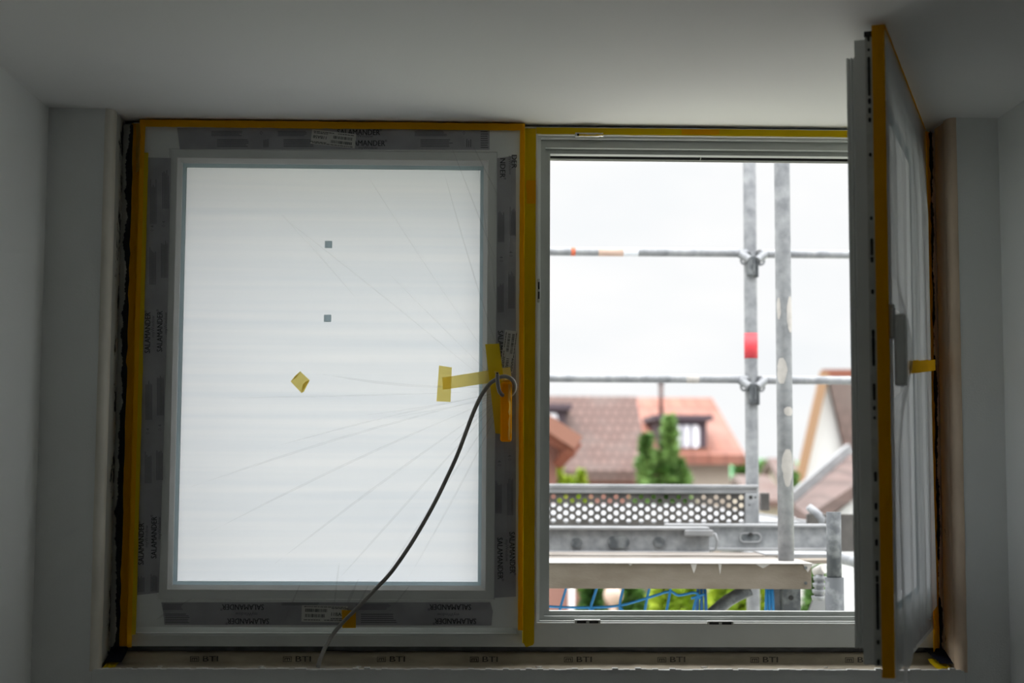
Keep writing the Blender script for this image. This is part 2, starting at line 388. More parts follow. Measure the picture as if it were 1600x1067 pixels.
# outer wall reveal, blind rail and black gap seen under the frame head
x = MB(); x.box(.15, 1.3, 4.02, 4.03, 2.344, 2.42); x.build('dark_gap_sheet', 'rubber', fr)  # thin black sheet painting the shade in the gap above the rail
x = MB(); x.box(.15, 1.3, 3.983, 3.999, 2.353, 2.42); x.build('head_profile', 'pvc', fr)
x = MB(); x.box(.15, 1.3, 4.0, 4.004, 2.3365, 2.3422, .001); x.build('blind_rail', 'shutter', fr)
x = MB(); x.tube([P(1094, 241, 3.985), P(1095, 247, 3.99), P(1093.5, 252, 3.985)], .0011, 8); x.build('retaining_clip', 'lip', fr)
# keepers
def keeper(px, py, w, h, vert=False):
    p = P(px, py, YF); a = MB()
    if vert: a.box(p.x - h / 2, p.x + h / 2, YF - .004, YF + .014, p.z - w / 2, p.z + w / 2, .0015)
    else: a.box(p.x - w / 2, p.x + w / 2, YF - .006, YF + .014, p.z - h / 2, p.z + h / 2, .0015)
    k = a.build('keeper_plate', 'steel', fr); tag(k, 'dark steel keeper plate')
    c = MB()
    if vert: c.box(p.x - h * .2, p.x + h * .3, YF - .0045, YF, p.z - w * .36, p.z - w * .05); c.box(p.x - h * .2, p.x + h * .3, YF - .0045, YF, p.z + w * .05, p.z + w * .36)
    else: c.box(p.x - w * .42, p.x - w * .06, YF - .0068, YF, p.z - h * .42, p.z + h * .22); c.box(p.x + w * .06, p.x + w * .42, YF - .0068, YF, p.z - h * .42, p.z + h * .22)
    c.build('slot', 'hole', k)
    c = MB()
    if not vert: c.box(p.x - w * .5, p.x + w * .5, YF - .0072, YF + .01, p.z + h * .34, p.z + h * .55, .0006); c.build('bright_edge', 'lip', k)
keeper(918, 971, .066, .009); keeper(1125, 973, .068, .009); keeper(841.5, 454, .062, .008, True); keeper(918, 211, .066, .009)
# glazing packers tucked under head corner
# grey sill profile below the frame
struct('trim_4', MB().box(OL, OR, 3.925, 4.19, OZ, FZ0 - .001), 'darkprof')
struct('trim_5', MB().box(OL, FX0, 3.93, 4.19, OZ, ZC), 'darkprof')
struct('trim_6', MB().box(FX1, OR, 3.93, 4.19, OZ, ZC), 'darkprof')
struct('trim_7', MB().box(OL, OR, 3.983, 4.19, 2.36 + .045, ZC + .01), 'rubber')

# membranes in the joints, smeared with plaster
def membrane(x, s, m, label):
    a = MB(); pr = [(x + s * .0012, 3.80)]
    y = 3.80
    while y < 3.893: y += .012; pr.append((x + s * (.0012 + random.uniform(0, .001)), y))
    a.strip(pr, OZ, ZC - .003, 90, .0007)
    o = a.build('sealing_membrane', m); o.data.transform(Matrix.Translation((0, -3.80, 0))); o.location = (0, 3.80, 0)
    tag(o, label, 'sealing tape'); return o
membrane(OL, 1, 'smear_l', 'dark sealing membrane smeared with grey plaster in the joint left of the closed sash')
membrane(OR, -1, 'smear_r', 'dark sealing membrane smeared with beige plaster tinted with tape glow in the joint behind the open sash')
for nm, xa, xb, lb in (('joint_seal', OL + .002, FX0 + .001, 'narrow dark blue joint seal beside the left orange tape'), ('joint_seal', FX1 - .006, OR - .002, 'narrow dark blue joint seal beside the far right orange tape')):
    a = MB(); a.strip([(xa, 3.899), ((xa + xb) / 2, 3.896), (xb, 3.899)], 1.03, 2.40, 40, .0012)
    tag(centre(a.build(nm, 'seal_l' if xa < 0 else 'seal_r')), lb, 'joint seal')
for xa, xb, lb in ((OL + .006, OL + .05, 'black wrinkled membrane flap in the lower left corner of the sill'), (OR - .055, OR - .006, 'black wrinkled membrane flap in the lower right corner of the sill')):
    a = MB(); s = 1 if xa < 0 else -1
    n = 8
    for i in range(n):
        za = 1.052 - .030 * i / n; zb = 1.052 - .030 * (i + 1) / n; ya = 3.893 - .07 * (i / n) ** 1.5; yb = 3.893 - .07 * ((i + 1) / n) ** 1.5
        off = (.02 * i / n) * (-s if s < 0 else 0)
        a.face([(xa + off, ya, za), (xb + off, ya, za), (xb + off, yb, zb), (xa + off, yb, zb)])
    tag(centre(a.build('membrane_flap', 'navy', norm=False)), lb, 'membrane flap')

# ------------------------------------------------------------------ beige foam tape along the sill with its print
bt = thing('foam_sealing_tape', ((OL + OR) / 2, 3.89, OZ), 'beige foam sealing tape with dark print running along the whole sill', 'sealing tape')
a = MB(); a.stripx([(3.924, 1.0385), (3.908, 1.0375), (3.894, 1.034), (3.886, 1.026), (3.882, 1.018), (3.874, 1.0125), (3.80, 1.0108)], OL + .004, OR - .006, 110, .0008)
a.build('tape_band', 'btiband', bt, smooth=True)
a = MB()
for px in (320, 465, 612, 757, 904, 1050, 1195, 1343):
    p = P(px, 1034.5, 3.880)
    p.z = 1.0235
    text_bm(a, 'BTI', .0200, face_mtx((p.x + .014, 3.8788, p.z)), .0005, 1.5)
    q = p.x - .026   # small boxed mark before the letters
    for (xa, xb, za, zb) in ((-.011, .011, .0052, .0066), (-.011, .011, -.0066, -.0052), (-.011, -.0095, -.0066, .0066), (.0095, .011, -.0066, .0066),
                             (-.007, .007, .001, .0028), (-.007, -.005, -.004, .001), (-.001, .001, -.004, .001), (.005, .007, -.004, .001)):
        a.face([(q + xa, 3.8797, p.z + za), (q + xb, 3.8797, p.z + za), (q + xb, 3.8797, p.z + zb), (q + xa, 3.8797, p.z + zb)])
a.build('lettering', 'band_ink', bt, norm=False)
random.seed(3)
for px in (250, 408, 560, 842, 1100, 1290):
    a = MB(); p = P(px, 1041, 3.82); r = random.uniform(.003, .007)
    a.prism([(p.x + r * 1.6 * math.cos(k), 3.82 + r * math.sin(k) * (.6 + .4 * (k % 2)), OZ + .001) for k in range(6)], (0, 0, .003)); a.build('plaster_crumb', 'lip', bt)

# ------------------------------------------------------------------ sashes
SD = .08
GI, SI = .105, .070    # insets of glass edge and of face step
SPROF = [(0, 0), (SI, 0), (SI + .001, .003), (GI - .010, .004), (GI - .0095, .012), (GI - .001, .016), (GI, .060), (GI - .004, .078),
         (.048, SD), (.048, .076), (.050, .073), (.047, .070), (.050, .067), (.047, .064), (.047, .060), (.020, .060), (.020, .022), (0, .022)]
SZ0, SZ1 = 1.103, 2.403
H = SZ1 - SZ0
def sash(root, x0, x1, hinge_right):
    """x0..x1 in the sash's own coordinates"""
    a = MB(); a.ring(x0, x1, 0, H, SPROF); a.build('sash_frame', 'pvc', root, local=True)
    a = MB(); a.ring(x0, x1, 0, H, [(GI - .013, .0010), (GI - .011, .0004), (GI, .0095), (GI, .018), (GI - .013, .018)]); k = a.build('glazing_bead', 'lip', root, local=True)
    g = MB(); g.box(x0 + GI - .01, x1 - GI + .01, .030, .0315, GI - .01, H - GI + .01); g.build('glass_pane', 'pane', root, local=True)
    g = MB(); g.ring(x0, x1, 0, H, [(GI - .002, .020), (GI + .0085, .020), (GI + .0085, .0295), (GI - .002, .0295)]); g.build('spacer_bar', 'spacer', root, local=True)

SLX = -.868; SRX = .128; SY = 3.880
left = thing('window_sash', (SLX, SY, SZ0), 'closed white left window sash with milky pane and grey printed edge foil', 'window sash')
sash(left, 0, SRX - SLX, False)
for (px, py) in ((514, 383), (512.5, 498)):
    p = P(px, py, SY + .04); a = MB(); a.box(p.x - .0095, p.x + .0095, SY + .0265, SY + .0295, p.z - .0095, p.z + .0095, .001)
    a.build('spacer_block', 'spacer', left)
TH = math.radians(68.6)
right = thing('window_sash', (1.185, 3.880, SZ0), 'open white right window sash swung into the room, edge fittings facing the camera', 'window sash', rz=TH)
WR = .99
sash(right, -WR, 0, True)
RM = Matrix.Translation((1.185, 3.880, SZ0)) @ Matrix.Rotation(TH, 4, 'Z')
# espagnolette strip on the open sash's free edge
hx = -WR + .020
a = MB(); a.box(hx - .0022, hx + .004, .0235, .0385, .018, H - .012, .001); es = a.build('edge_fitting_strip', 'steel', right, local=True)
tag(es, 'steel fitting strip with slots and screw heads')
random.seed(11)
def slot(z, h, w=.006, yc=.031):
    a = MB(); n = 12; r = min(w, h) / 2
    pts = []
    for k in range(n):
        t = 2 * math.pi * k / n
        pts.append((hx - .0040, yc + r * math.cos(t), z + r * math.sin(t) + (h / 2 - r) * (1 if math.sin(t) >= 0 else -1)))
    a.prism(pts, (.0030, 0, 0)); a.build('slot', 'hole', es, local=True)
for f, h in ((.985, .012), (.967, .006), (.948, .02), (.93, .03), (.908, .038), (.885, .012), (.87, .012), (.855, .01), (.80, .008), (.70, .008), (.655, .035), (.635, .012), (.585, .01), (.52, .016), (.495, .05), (.475, .014), (.43, .034), (.405, .009), (.39, .007),
             (.30, .02), (.255, .014), (.235, .01), (.20, .014), (.165, .02), (.145, .014), (.12, .05), (.095, .02), (.08, .03), (.05, .009), (.02, .012)):
    slot(f * H, h)
a = MB(); a.box(hx - .0045, hx + .01, .022, .040, H - .016, H - .004, .002); o_ = a.build('end_cap', 'rubber', right, local=True)
# handle of the open sash, hidden under the film
def handle(root, cx, cz, m, zlow, lbl=None, pro=.060):
    a = MB(); a.box(cx - .015, cx + .015, -.012, 0, cz - .035, cz + .035, .004)
    h = a.build('handle', m, root, local=True); 
    if lbl: tag(h, lbl)
    g = MB(); g.tube([(cx, -.004, cz), (cx, -pro + .022, cz)], .011, 14); g.build('spindle', m, h, local=True)
    g = MB(); g.box(cx - .0145, cx + .0145, -pro, -pro + .024, zlow, cz + .014, .006, 3); g.build('grip', m, h, local=True)
    return h
handle(right, -WR + .022, .700, 'pvc', .57, pro=.034)
pc = P(791, 606, SY - .048)
hl = handle(left, pc.x - SLX, pc.z - SZ0, 'tape_o', P(791, 690, SY - .048).z - SZ0, 'window handle wrapped in orange tape')
a = MB(); q = P(792, 640, SY - .06); z_a = P(792, 687, SY - .06).z; z_b = P(792, 600, SY - .06).z
a.strip([(q.x + .004, SY - .0605), (q.x + .008, SY - .063), (q.x + .010, SY - .0605)], z_a, z_b, 14, .0022)
tag(a.build('tape_crease', 'tape_p', hl, smooth=True), 'loose crease of the tape wrap')

# ---- foil strips with print on the left sash
FY = SY - .0012
def quad_px(mb, x0, y0, x1, y1, y):
    mb.face([P(x0, y1, y), P(x1, y1, y), P(x1, y0, y), P(x0, y0, y)])
def lines_px(mb, x0, y0, x1, y1, n, vert=False, y=FY - .0006):
    for i in range(n):
        if vert:
            a = x0 + (x1 - x0) * (i + .3) / n; bb = a + (x1 - x0) / n * .42; e = random.uniform(0, .18) * (y1 - y0)
            quad_px(mb, a, y0 + e, bb, y1, y)
        else:
            a = y0 + (y1 - y0) * (i + .3) / n; bb = a + (y1 - y0) / n * .42; e = random.uniform(0, .15) * (x1 - x0)
            quad_px(mb, x0, a, x1 - e, bb, y)
def txt_px(mb, s, px, py, hpx, ang, bold=.0, sx=1.0, y=FY - .0007):
    p = P(px, py, y); text_bm(mb, s, hpx * 1.65e-3 / .70, face_mtx(p, ang), bold, sx)
SAL = 'SALAMANDER'
def foil(pts, name='protective_foil'):
    a = MB(); a.prism([P(x, y, FY) for x, y in pts], (0, .001, 0)); return a.build(name, 'foil', left)
# top strip
f1 = foil([(281, 233), (277, 203), (277, 200), (765, 200), (765, 234)])
a = MB(); txt_px(a, SAL + '®', 560, 207, 9, 0, .0004, .83); txt_px(a, SAL + '®', 568, 224, 9, 0, .0004, .83)
a.build('lettering', 'ink', f1, norm=False)
a = MB(); txt_px(a, 'myWindow', 566, 212.5, 5, 0); txt_px(a, 'myWindow', 575, 231, 4.5, 0)
for (x0, x1) in ((330, 380), (434, 482), (648, 700)): lines_px(a, x0, 204, x1, 213, 4); lines_px(a, x0 + 9, 217, x1 + 9, 230, 5)
for cx in (408, 725): txt_px(a, '♢', cx, 208, 6, 0); lines_px(a, cx + 3, 217, cx + 12, 230, 3, True)
lines_px(a, 751, 204, 763, 232, 8)
a.build('fine_print', 'fineink', f1, norm=False)
# bottom strip, printed upside down
f2 = foil([(252, 941), (766, 941), (770, 955), (768, 977), (257, 976), (255, 957)])
a = MB()
for (x, y) in ((380, 948), (388, 970), (704, 948), (712, 970)): txt_px(a, SAL + '®', x, y, 8.5, 180, .0004, .83)
a.build('lettering', 'ink', f2, norm=False)
a = MB(); txt_px(a, 'myWindow', 385, 959, 5, 180); txt_px(a, 'myWindow', 700, 960, 5, 180)
lines_px(a, 255, 943, 287, 953, 5); lines_px(a, 258, 958, 296, 974, 6); lines_px(a, 440, 941, 500, 946, 2); lines_px(a, 556, 943, 612, 953, 5); lines_px(a, 564, 958, 620, 974, 5)
a.build('fine_print', 'fineink', f2, norm=False)
# left strip, print reading upwards
f3 = foil([(231, 246), (267, 247), (264, 400), (257, 640), (248, 926), (212, 930), (222, 600)])
a = MB()
for (x, y) in ((231, 520), (250, 518), (221, 850), (241, 840)): txt_px(a, SAL + '®', x, y, 8.5, 91, .0004, .83)
a.build('lettering', 'ink', f3, norm=False)
a = MB()
for (x, y) in ((239, 510), (259, 505), (229, 838), (249, 825)): txt_px(a, 'myWindow', x, y, 5, 91)
for (x, y, h) in ((235, 280, 70), (254, 262, 64), (234, 385, 60), (252, 372, 62), (228, 590, 66), (246, 583, 66), (227, 705, 50), (245, 700, 50), (216, 900, 25), (236, 896, 28)):
    lines_px(a, x - 1, y, x + 10, y + h, 5, True)
for (x, y) in ((238, 357), (256, 350), (231, 674), (250, 668)): txt_px(a, '♢ 4', x, y, 5, 91)
a.build('fine_print', 'fineink', f3, norm=False)
# right strip, print reading downwards
f4 = foil([(777, 247), (806, 243), (806, 932), (772, 934)])
a = MB()
txt_px(a, 'NDER®', 785, 262, 8.5, -90, .0004); txt_px(a, 'DER', 803, 252, 8.5, -90, .0004)
for (x, y) in ((782, 548), (781, 872), (800, 863)): txt_px(a, SAL + '®', x, y, 8.5, -89, .0004, .83)
a.build('lettering', 'ink', f4, norm=False)
a = MB(); txt_px(a, 'myWindow', 792, 860, 5, -89); txt_px(a, 'myWindow', 797, 258, 4.5, -89)
for (x, y, h) in ((778, 330, 48), (796, 322, 46), (794, 422, 60), (777, 440, 48), (774, 750, 52), (792, 745, 60)): lines_px(a, x, y, x + 10, y + h, 5, True)
for (x, y) in ((783, 405), (798, 397), (780, 724), (796, 715)): txt_px(a, '4 ♢', x, y, 5, -89)
a.build('fine_print', 'fineink', f4, norm=False)
# white paper labels with a code
def label_px(cx, cy, w, h, ang):
    c = P(cx, cy, FY - .0012); R_ = Matrix.Translation(c) @ Matrix.Rotation(math.radians(-ang), 4, 'Y')
    W_, H_ = w * 1.655e-3, h * 1.655e-3
    a = MB(); a.box(-W_ / 2, W_ / 2, 0, .0006, -H_ / 2, H_ / 2); lb = a.build('paper_label', 'label', left, xf=R_); tag(lb, 'white paper label with printed code')
    a = MB(); y = -.0004
    random.seed(5)
    text_bm(a, '11BA58', H_ * .30, Matrix.Translation((W_ * .30, y, -H_ * .02)) @ Matrix.Rotation(math.pi / 2, 4, 'X'), .0003)
    for (z0_, z1_, xa, xb) in ((.10, .30, -.42, .05), (-.22, -.02, -.42, .0)):
        x_ = xa
        while x_ < xb:
            ww = random.choice((.008, .014, .02)); a.face([(x_ * W_, y, z0_ * H_), ((x_ + ww) * W_, y, z0_ * H_), ((x_ + ww) * W_, y, z1_ * H_), (x_ * W_, y, z1_ * H_)]); x_ += ww + random.choice((.008, .014))
    for (z_, xa, xb) in ((.42, -.45, .44), (.34, .15, .45), (-.28, .14, .44), (-.38, -.45, -.1), (-.38, .0, .44)):
        x_ = xa
        while x_ < xb:
            ww = random.uniform(.03, .08); a.face([(x_ * W_, y, z_ * H_ - .0009), ((x_ + ww) * W_, y, z_ * H_ - .0009), ((x_ + ww) * W_, y, z_ * H_ + .0009), (x_ * W_, y, z_ * H_ + .0009)]); x_ += ww + .012
    a.build('lettering', 'ink', lb, xf=R_, norm=False)
label_px(521, 217, 70, 23, 174); label_px(507, 959, 70, 25, -1); label_px(795, 549, 66, 20, -97)

# ------------------------------------------------------------------ clear masking film over the closed sash
film = thing('masking_film', (-.37, SY - .01, 1.09), 'clear masking film stretched over the closed left sash, creased towards the handle', 'plastic film')
hc = P(790, 600, SY - .04)
a = MB(); nx, nz = 110, 140
fx0, fx1, fz0, fz1 = -.862, .122, 1.085, 2.398
random.seed(2)
cre = [(random.uniform(0, 2 * math.pi), random.uniform(.015, .05), random.uniform(.0006, .002)) for _ in range(60)]
def film_y(x_, z_):
    dx, dz = x_ - hc.x, z_ - hc.z; r = math.hypot(dx, dz); ang = math.atan2(dz, dx) % (2 * math.pi)
    y = .0045 + .036 * math.exp(-(r / .055) ** 1.3) + .004 * math.exp(-(r / .35) ** 2)
    for (a0, wd, am) in cre:
        d = (ang - a0 + math.pi) % (2 * math.pi) - math.pi
        y += am * math.exp(-(d / wd) ** 2) * math.exp(-r / .5)
    return SY - y
gr = [[a.v((fx0 + (fx1 - fx0) * i / nx, film_y(fx0 + (fx1 - fx0) * i / nx, fz0 + (fz1 - fz0) * j / nz), fz0 + (fz1 - fz0) * j / nz)) for i in range(nx + 1)] for j in range(nz + 1)]
for j in range(nz):
    for i in range(nx): a.bm.faces.new([gr[j][i], gr[j][i + 1], gr[j + 1][i + 1], gr[j + 1][i]])
a.build('film_sheet', 'film', film, smooth=True)
a = MB()
def crease(p0, p1, w0, w1, bend=0.0):
    n = 24; p0 = Vector(p0); p1 = Vector(p1); d = (p1 - p0); nrm = Vector((-d.z, 0, d.x)).normalized(); prev = None
    for k in range(n + 1):
        t = k / n; c = p0 + d * t + nrm * bend * math.sin(math.pi * t) ; wv = 1.5 * (w0 + (w1 - w0) * t) * (math.sin(math.pi * min(1, t * 1.02 + .04)) ** .6 if t < .98 else .1)
        y_ = film_y(c.x, c.z) - .0008
        row = [a.v((c.x - nrm.x * wv, y_, c.z - nrm.z * wv)), a.v((c.x, y_ - wv * .28, c.z)), a.v((c.x + nrm.x * wv, y_, c.z + nrm.z * wv))]
        if prev:
            for q in range(2): a.bm.faces.new([prev[q], prev[q + 1], row[q + 1], row[q]])
        prev = row
def pw(px, py): v = P(px, py, SY - .006); return (v.x, 0, v.z)
for (x0, y0, x1, y1, w0, w1, bd) in ((778, 605, 505, 585, .0012, .0035, .012), (760, 612, 330, 622, .0008, .0016, .002), (775, 615, 560, 650, .001, .002, .004), (770, 620, 300, 760, .0012, .003, -.01),
        (770, 625, 330, 830, .0012, .003, -.01), (775, 628, 430, 880, .0012, .003, -.006), (775, 630, 520, 915, .001, .0028, .0), (778, 635, 585, 925, .001, .003, .0), (780, 640, 640, 900, .001, .0022, .004),
        (770, 590, 600, 420, .0006, .0012, .0), (775, 575, 565, 260, .0006, .0012, .004), (782, 560, 690, 255, .0007, .0014, .004), (790, 560, 745, 240, .0008, .0016, .004), (795, 620, 803, 940, .001, .002, -.003),
        (786, 650, 796, 900, .001, .0015, .002), (765, 600, 430, 330, .0006, .0014, -.004), (772, 615, 420, 700, .0008, .002, -.006), (760, 640, 700, 700, .0012, .001, 0), (765, 625, 600, 655, .001, .001, 0),
        (560, 905, 535, 960, .0018, .003, 0), (575, 915, 545, 975, .0015, .003, 0), (530, 880, 520, 960, .0012, .002, 0), (640, 915, 600, 965, .0012, .002, 0), (300, 935, 240, 970, .0015, .003, 0), (470, 910, 440, 980, .001, .0022, 0),
        (800, 250, 790, 520, .0008, .001, .002), (728, 205, 790, 330, .0008, .0014, 0), (700, 215, 780, 420, .0006, .0012, 0), (440, 335, 560, 470, .0008, .0014, .002)):
    crease(pw(x0, y0), pw(x1, y1), w0, w1, bd)
a.build('creases', 'fold', film, smooth=True)

# ------------------------------------------------------------------ masking tape on the fixed frame and the closed sash
def tape(name, mb, m, label, **k):
    return tag(centre(mb.build(name, m, norm=False, **k)), label, 'masking tape')
tY = SY - .0075
a = MB(); a.strip([(-.898, YF - .0012), (-.880, YF - .0016), (-.8700, YF - .0030), (-.8700, tY), (-.858, tY - .0005)], 1.053, 2.403, 50, .0006)
tape('masking_tape', a, 'tape_o', 'long vertical orange tape covering the far left edge of the window frame')
a = MB(); a.strip([(-.8585, tY - .001), (-.848, tY - .0008)], 1.085, 2.32, 50, .0006)
tape('masking_tape', a, 'tape_y', 'narrow yellow tape along the left edge of the film on the closed sash')
a = MB(); a.strip([(-.884, YF - .012), (-.876, YF - .02), (-.870, YF - .030)], 2.27, 2.398, 10, .002)
tape('masking_tape', a, 'tape_p', 'crumpled short tape end in the upper left corner of the closed sash')
a = MB(); a.stripx([(YF - .004, 2.408), (tY - .002, 2.407), (tY - .0018, 2.3885)], -.872, .130, 60, .0007)
tape('masking_tape', a, 'tape_o', 'long orange tape folded over the top edge of the closed sash')
a = MB(); a.strip([(.117, tY - .0012), (.1225, tY - .0016), (.1265, tY - .005), (.1285, tY - .011), (.1295, tY - .005)], 1.098, 2.402, 60, .0007)
tape('masking_tape', a, 'tape_o', 'orange tape with raised ridge along the handle side of the closed sash', smooth=True)
a = MB(); a.strip([(.1285, tY - .006), (.1315, YF - .0025), (.145, YF - .0014), (.1600, YF - .0014)], 1.064, 2.401, 60, .0005)
a.face([(.1315, YF - .0015, 1.064), (.1600, YF - .0015, 1.064), (.1570, YF - .0015, 1.058), (.139, YF - .0017, 1.052)])
tape('masking_tape', a, 'tape_y', 'wide yellow tape down the mullion between the two window openings')
a = MB(); a.strip([(.1320, YF - .0022), (.1598, YF - .0022)], 2.20, 2.262, 4, .0006)
tape('masking_tape', a, 'tape_o', 'short orange overlap patch on the upper part of the mullion tape')
a = MB(); a.stripx([(YF - .0014, 2.404), (YF - .0014, 2.3885), (YF - .0035, 2.386)], .161, 1.2, 40, .0006)
tape('masking_tape', a, 'tape_y', 'yellow tape along the frame head above the open window')
a = MB(); a.stripx([(YF - .006, 2.3895), (YF - .0125, 2.384), (YF - .0105, 2.380), (YF - .004, 2.3795)], .273, .337, 8, .0012)
tape('masking_tape', a, 'tape_p', 'small torn tape flap over the top keeper of the open window')
a = MB(); a.stripx([(YF - .0022, 2.403), (YF - .0022, 2.389)], .545, .645, 5, .0004)
tape('masking_tape', a, 'tape_o', 'short orange overlap in the middle of the frame head tape')
a = MB(); a.strip([(1.181, 3.872), (1.190, YF - .010), (1.199, YF - .003), (1.206, YF - .0025)], 1.045, 2.402, 60, .001)
tape('masking_tape', a, 'tape_o', 'long vertical orange tape at the far right of the window behind the open sash')
for xa, xb, lb in ((-.912, -.882, 'small yellow tape scrap in the lower left corner of the sill'), (1.165, 1.205, 'small yellow tape scrap in the lower right corner of the sill')):
    a = MB(); a.stripx([(3.868, 1.029), (3.85, 1.020), (3.80, 1.0125)], xa, xb, 5, .0015); tape('masking_tape', a, 'tape_y', lb)
fY = SY - .0085
def tape_px(pts, m, label, y=fY, extra=None):
    a = MB(); n = len(pts); a.face([P(x, yy, y) for x, yy in pts])
    if extra:
        for e_ in extra: a.face([P(x, yy, y - .0008) for x, yy in e_])
    return tape('masking_tape', a, m, label)
tape_px([(454, 596), (469, 580), (484, 594), (471, 614)], 'tape_p', 'small diamond shaped piece of yellow tape on the middle of the milky pane', extra=[[(454, 596), (458, 593), (463, 590), (469, 580), (461, 587)], [(484, 594), (478, 596), (473, 601), (471, 614), (475, 612)]])
def tape_y_dev(mb_pts, m, label, off):
    """tape pressed onto the film's own shape"""
    a = MB(); rows = []
    (p0, p1, p2, p3) = mb_pts; n, k = 24, 4
    for i in range(n + 1):
        row = []
        for j in range(k + 1):
            u, v_ = i / n, j / k
            ax = (p0[0] * (1 - u) + p1[0] * u) * (1 - v_) + (p3[0] * (1 - u) + p2[0] * u) * v_
            ay = (p0[1] * (1 - u) + p1[1] * u) * (1 - v_) + (p3[1] * (1 - u) + p2[1] * u) * v_
            g = P(ax, ay, SY - .01); row.append(a.v((g.x, film_y(g.x, g.z) - off, g.z)))
        rows.append(row)
    for i in range(n):
        for j in range(k): a.bm.faces.new([rows[i][j], rows[i + 1][j], rows[i + 1][j + 1], rows[i][j + 1]])
    return tape('masking_tape', a, m, label, smooth=True)
tape_y_dev([(686, 571), (682, 627), (704, 628), (706, 574)], 'tape_p', 'short upright yellow tape patch at the left end of the handle tape', .0012)
tape_y_dev([(691, 590), (797, 574), (799, 594), (692, 609)], 'tape_p', 'yellow tape strip running from the milky pane to the window handle', .0026)
tape_y_dev([(758, 538), (774, 677), (797, 680), (780, 537)], 'tape_y', 'wide upright yellow tape on the sash stile behind the handle', .0038)
tape_px([(534, 953), (556, 954), (556, 981), (535, 981)], 'tape_o', 'small orange tape square holding the cable at the bottom of the closed sash')

# ------------------------------------------------------------------ grey cable hooked round the handle
cp = [(777, 584, .080), (777.5, 596, .078), (780, 610, .072), (785, 617, .060), (790, 619, .030), (797, 618, .030), (803, 611, .040), (804.5, 602, .052), (800, 593, .064), (791, 588.5, .070), (782, 589, .071), (773, 594, .068),
      (765, 600, .06), (752, 618, .05), (739, 646, .04), (727, 678, .032), (714, 712, .026), (699, 745, .022), (682, 780, .020), (663, 815, .020), (640, 853, .020), (612, 893, .020), (588, 919, .020), (562, 946, .020), (538, 970, .022), (521, 990, .03), (509, 1010, .05), (501, 1028, .07), (497, 1042, .085)]
pts = smooth_path([P(x, y, SY - d) for x, y, d in cp], 7)
cb = thing('electric_cable', P(497, 1042, 3.80), 'grey cable hooked round the taped handle and hanging across the milky pane', 'cable')
a = MB(); a.tube(pts, .0052, 14); a.build('sheath', 'cable', cb)
d0 = (pts[0] - pts[1]).normalized(); a = MB(); a.tube([pts[0] - d0 * .002, pts[0] + d0 * .004], .0030, 10); a.build('wire_core', 'core', cb)

# ------------------------------------------------------------------ tapes and draped film of the open sash (laid out in the sash's own coordinates)
random.seed(21)
a = MB(); a.strip([(-WR + .004, .0225), (-WR - .0012, .0225), (-WR - .0014, .010), (-WR - .001, -.0012), (-WR + .010, -.0016)], -.002, H + .002, 50, .0005)
a.box(-WR - .001, -WR + .0095, -.0016, .0226, H + .0005, H + .0022)
tape('masking_tape', a, 'tape_o', 'wide orange tape folded round the free edge of the open sash', xf=RM)
a = MB(); a.stripx([(.010, H + .0025), (-.004, H + .0022), (-.0065, H - .009)], -WR, 0, 40, .0006)
tape('masking_tape', a, 'tape_o', 'orange tape along the sloping top edge of the open sash', xf=RM)
a = MB(); a.strip([(-.010, -.0025), (0.0, -.0022), (.006, .004)], 0.0, H, 40, .0010)
tape('masking_tape', a, 'tape_o', 'thin orange tape down the hinge side of the open sash', xf=RM)
a = MB(); tp = [(-WR + .020, -.037, .594), (-WR + .3, -.033, .614), (-WR + .6, -.030, .636), (-WR + .87, -.026, .656), (-.010, -.012, .664)]
for (p0, p1) in zip(tp, tp[1:]): a.face([p0, p1, (p1[0], p1[1], p1[2] + .028), (p0[0], p0[1], p0[2] + .026)])
tape('masking_tape', a, 'tape_o', 'short horizontal orange tape across the film on the open sash', xf=RM)
for (xa, xb, za, zb_) in ((-WR + .012, -WR + .062, .16, 1.15), (-.062, -.012, .16, 1.15), (-WR + .09, -.09, H - .065, H - .012), (-WR + .09, -.09, .012, .062)):
    g = MB(); g.box(xa, xb, -.0012, 0, za, zb_); g.build('protective_foil', 'foil', right, local=True)
fo = thing('masking_film', RM @ Vector((-.5, -.02, 0)), 'milky masking film draped in folds over the open right sash', 'plastic film')
a = MB(); nx, nz = 130, 70; rows = []
for j in range(nz + 1):
    v_ = j / nz; row = []
    for i in range(nx + 1):
        u = i / nx   # 0 free edge .. 1 hinge
        zt = H - .004; zb = -.030 * math.exp(-((u - .10) / .10) ** 2) + (.02 + .05 * u) * (u > .12) * min(1, (u - .12) * 8) + .006 * math.sin(u * 60)
        z = zb + (zt - zb) * v_
        fade = min(1, (1 - v_) * 5) * min(1, u * 40, (1 - u) * 12)
        y = -.004 - fade * (.003 + .0035 * (1 + math.sin(u * 31 + 1.8 * math.sin(v_ * 3))) + .003 * (1 + math.sin(u * 67 + v_ * 4)) + .032 * math.exp(-((v_ - .50) / .09) ** 2) * math.exp(-((u - .03) / .055) ** 2))
        row.append(a.v((-WR + .003 + (WR - .006) * u, y, z)))
    rows.append(row)
for j in range(nz):
    for i in range(nx): a.bm.faces.new([rows[j][i], rows[j][i + 1], rows[j + 1][i + 1], rows[j + 1][i]])
me_ = a.build('film_sheet', 'film2', fo, xf=RM, smooth=True, norm=False)

